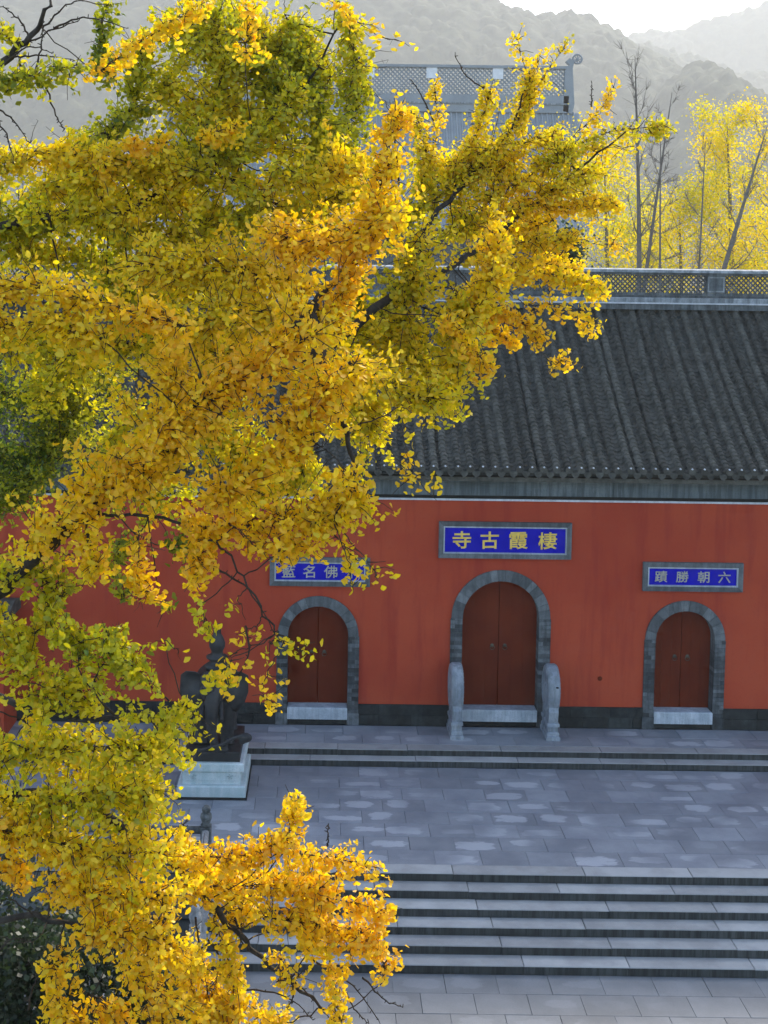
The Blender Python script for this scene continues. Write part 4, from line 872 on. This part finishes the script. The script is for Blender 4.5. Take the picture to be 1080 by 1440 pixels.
bt(868, 945, 130, 61, r0=0.195, label='bare tree leaning away from the tall forked bare tree', nbr=10, blen=2.55, nleaf=0, start=.5, up=1.4, **BTD)
bt(930, 929, 185, 60, r0=0.12, label='slender upright bare tree with fine twigs', nbr=30, blen=1.65, nleaf=0, start=.55, up=.35, **BTD)
bt(945, 992, 200, 59, r0=0.12, label='thin bare trunk slanting across the yellow trees', nbr=12, blen=1.8, nleaf=0, start=.6, up=1.2, **BTD)
bt(930, 1079, 178, 63, r0=0.3, label='thick leaning bare trunk in front of the golden tree', nbr=14, blen=2.85, nleaf=0, start=.55, up=1.0, **BTD)
def evergreen(px, py_top, Y, rad, h, label, name='evergreen_tree', tone=.0, n=22000, zb=None, size=.075):
    top = ay(px, py_top, Y); base = np.array([top[0], Y, LOW_Z if zb is None else zb]); t = empty(name, base, label, 'tree', 'dark evergreens')
    H = top[2] - base[2]; MB().tube([base, base + [.05, 0, H * .5], base + [0, 0, H * .92]], [.16, .11, .03], 8).build('trunk', M['bark'], t)
    br = MB(); A = []
    for k in range(26):
        f = RNG.uniform(max(.12, 1 - h / H), .95); a = RNG.uniform(0, 6.283); L_ = rad * math.sqrt(max(.08, 1 - (2 * (f - .5)) ** 2 * .8)) * RNG.uniform(.6, 1.1)
        p = base + [0, 0, H * f]; q = p + np.array([math.cos(a) * L_, math.sin(a) * L_, L_ * .25]); br.tube([p, (p + q) / 2 + RNG.normal(0, .05, 3), q], [.04, .025, .008], 5, False)
        for s in np.linspace(.35, 1, 5): A.append(p + (q - p) * s)
    o = br.build('limbs', M['bark'], t); o['kind'] = 'stuff'
    A = np.array(A); P = A[RNG.integers(0, len(A), n)] + RNG.normal(0, .26 * rad / 1.6, (n, 3))
    c = leaf_cloud(P - base, size, RNG.uniform(-.1, .1, n) + tone); cc = np.repeat(np.array([[.02, .035, .012]]) * RNG.uniform(.6, 1.6, (n, 1)), 4, axis=0); c.attributes.remove(c.attributes['leaf_colour']); set_colour(c, 'leaf_colour', cc)
    o = link('crown', c, t, base, M['leaf']); o['kind'] = 'stuff'; return t
evergreen(-20, 1195, 15.5, 1.5, 5, 'dark evergreen under the lowest ginkgo boughs, beside the court edge')
evergreen(95, 1290, 14.5, 1.3, 5, 'lower dark evergreen below the ginkgo, nearer the stone stairs')
evergreen(200, 1400, 14.0, 1.0, 4, 'small dark evergreen bush half hidden by the lowest golden spray')
evergreen(805, 318, 40, 1.7, 7, 'dark evergreen rising behind the roof next to the ginkgo tips', zb=.5, n=12000, size=.13)

# ------------------------------------------------------------------ far hall on the slope
HY = 115.0
far = empty('far_hall', (ay(560, 400, HY)[0], HY, 8), 'large hazy hall roof with lattice ridge and white ridge tiles behind the ginkgo', 'temple')
zt_ = ay(660, 92, HY)[2]; fx0, fx1 = ay(250, 100, HY)[0], ay(800, 100, HY)[0]
zl = ay(660, 134, HY)[2]; zm = ay(660, 158, HY)[2]; ze = ay(660, 330, HY)[2]
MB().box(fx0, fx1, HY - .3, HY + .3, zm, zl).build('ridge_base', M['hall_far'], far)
MB().box(fx0, fx1, HY - .42, HY + .42, (zm + zl) / 2 - .05, (zm + zl) / 2 + .1).build('ridge_moulding', M['ridge_light'], far)
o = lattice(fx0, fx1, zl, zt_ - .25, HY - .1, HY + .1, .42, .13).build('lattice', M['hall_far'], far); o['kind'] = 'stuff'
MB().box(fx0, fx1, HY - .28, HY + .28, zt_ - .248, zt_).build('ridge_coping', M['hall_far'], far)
for px in (330, 420, 519, 607, 700):
    c = ay(px, 100, HY)[0]; MB().box(c - .5, c + .5, HY - .2, HY + .2, zt_ - 1.25, zt_ - .255).build('white_ridge_tile', M['white_tile'], far)
b = MB(); prof2 = [(HY - 9 * t, zm + .05 - (zm - ze) * (1.25 * t - .25 * t * t)) for t in np.linspace(0, 1, 14)]; V = []
for y, z in prof2: V += [(fx0 - 1.0, y, z), (fx1 + 1.0, y, z)]
b.add(V, [(2 * k, 2 * k + 1, 2 * k + 3, 2 * k + 2) for k in range(13)]); b.add([(x, 2 * HY - y, z) for x, y, z in V], [(2 * k, 2 * k + 1, 2 * k + 3, 2 * k + 2) for k in range(13)])
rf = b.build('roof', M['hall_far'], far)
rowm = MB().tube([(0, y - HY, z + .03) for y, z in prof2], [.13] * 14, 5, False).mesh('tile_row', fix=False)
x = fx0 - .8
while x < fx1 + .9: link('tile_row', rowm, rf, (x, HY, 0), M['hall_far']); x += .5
MB().box(fx0 + .5, fx1 - .5, HY - 7, HY + 7, 6, ze + 1.0).build('wall', M['ridge'], far)
# ridge-end dragon ornament and the round finial beside it
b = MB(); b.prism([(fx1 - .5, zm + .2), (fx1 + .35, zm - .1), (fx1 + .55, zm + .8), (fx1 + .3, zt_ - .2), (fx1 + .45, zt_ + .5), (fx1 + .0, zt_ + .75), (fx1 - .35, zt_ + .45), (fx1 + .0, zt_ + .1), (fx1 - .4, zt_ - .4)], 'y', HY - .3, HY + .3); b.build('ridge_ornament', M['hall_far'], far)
q = ay(812, 83, HY); b = MB().tube([(fx1 + .2, HY, zt_ + .6), (q[0], HY, q[2] - .2)], [.07, .05], 6)
b.tube([(q[0] + .42 * math.cos(a), HY, q[2] + .42 * math.sin(a)) for a in np.linspace(0, 6.283, 20)], [.09] * 20, 6, False)
for a in np.linspace(0, math.pi, 5)[:-1]: b.tube([(q[0] - .42 * math.cos(a), HY, q[2] - .42 * math.sin(a)), (q[0] + .42 * math.cos(a), HY, q[2] + .42 * math.sin(a))], [.05, .05], 5, False)
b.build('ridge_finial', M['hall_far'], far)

# ------------------------------------------------------------------ wooded hills
def hill(name, Y, prof, depth, seed, bump=8.0, cell=12.0, res=3.6):
    rng = np.random.default_rng(seed); px = np.array([p[0] for p in prof], float)
    X = np.array([ay(p[0], p[1], Y)[0] for p in prof]); Z = np.array([ay(p[0], p[1], Y)[2] for p in prof])
    xs = np.arange(X[0], X[-1], res); ys = np.arange(-depth, depth * .35, res * 1.3); gx, gy = np.meshgrid(xs, ys)
    xi = np.linspace(X[0], X[-1], 400); zi = np.interp(xi, X, Z); kk = np.hanning(15); kk /= kk.sum(); zi = np.convolve(np.pad(zi, 7, mode='edge'), kk, 'valid'); zr = np.interp(gx, xi, zi); f = np.clip(1 - np.where(gy < 0, -gy / depth, gy / (depth * .35)) ** 1.25, 0, 1)
    und = 26 * np.sin(gx * .0095 + seed) * np.sin(gy * .011 + seed * 2) * (1 - f)
    z = LOW_Z - 2 + (zr - bump - LOW_Z + 2) * f + und
    # tree crowns as a field of uneven domes
    cxn = int((xs[-1] - xs[0]) / cell) + 2; cyn = int((ys[-1] - ys[0]) / cell) + 2; best = np.zeros_like(z)
    ix = ((gx - xs[0]) / cell).astype(int); iy = ((gy - ys[0]) / cell).astype(int)
    jx = rng.uniform(0, 1, (cyn + 4, cxn + 4)); jy = rng.uniform(0, 1, (cyn + 4, cxn + 4)); jr = rng.uniform(.55, 1.05, (cyn + 4, cxn + 4)); jh = .3 + .9 * rng.uniform(0, 1, (cyn + 4, cxn + 4)) ** 1.6
    for dx in (-1, 0, 1):
        for dy in (-1, 0, 1):
            a = np.clip(ix + dx, 0, None) ; c = np.clip(iy + dy, 0, None); ccx = xs[0] + (ix + dx + jx[c, a]) * cell; ccy = ys[0] + (iy + dy + jy[c, a]) * cell
            d = ((gx - ccx) ** 2 + (gy - ccy) ** 2) / (cell * jr[c, a]) ** 2; best = np.maximum(best, jh[c, a] * np.sqrt(np.clip(1 - d, 0, 1)))
    z = z + bump * 1.4 * best + rng.normal(0, .9, z.shape)
    V = np.stack([gx, gy + Y, z], -1).reshape(-1, 3); ny, nx = gx.shape; i = np.arange(ny * nx).reshape(ny, nx)
    Fc = np.stack([i[:-1, :-1], i[:-1, 1:], i[1:, 1:], i[1:, :-1]], -1).reshape(-1, 4)
    return tag(link(name, fast_mesh(name, V, Fc), None, (0, 0, 0), M['forest']), kind='structure')
hill('hill', 1400, [(-700, 40), (-300, -20), (100, -30), (450, -45), (600, -25), (690, -2), (745, 22), (785, 18), (822, 20), (850, 34), (880, 60), (930, 78), (970, 120), (1030, 150), (1200, 190), (1500, 230)], 520, 3)
hill('hill', 1100, [(550, 390), (700, 330), (800, 260), (880, 180), (930, 118), (965, 92), (1000, 88), (1025, 110), (1060, 150), (1100, 180), (1300, 230), (1500, 270)], 380, 5)
hill('hill', 1750, [(700, 120), (820, 80), (865, 62), (900, 58), (960, 75), (1040, 100), (1130, 110), (1500, 60)], 380, 8)
hill('hill', 2250, [(500, 140), (760, 80), (850, 60), (900, 44), (970, 38), (1000, 24), (1030, 18), (1065, 4), (1130, -10), (1500, -60)], 500, 9, 9, 14, 5)

# ------------------------------------------------------------------ haze
m = bpy.data.materials.new('haze'); m.use_nodes = True; nt = m.node_tree; nt.nodes.remove(nt.nodes['Principled BSDF'])
pv = nt.nodes.new('ShaderNodeVolumePrincipled'); pv.inputs['Color'].default_value = (.97, .965, .94, 1); pv.inputs['Density'].default_value = HAZE_DENSITY; pv.inputs['Anisotropy'].default_value = .2
nt.links.new(pv.outputs[0], nt.nodes['Material Output'].inputs['Volume'])
tag(MB().box(-3300, 3300, -80, 2560, LOW_Z - 45, 760).build('haze', m), kind='stuff')
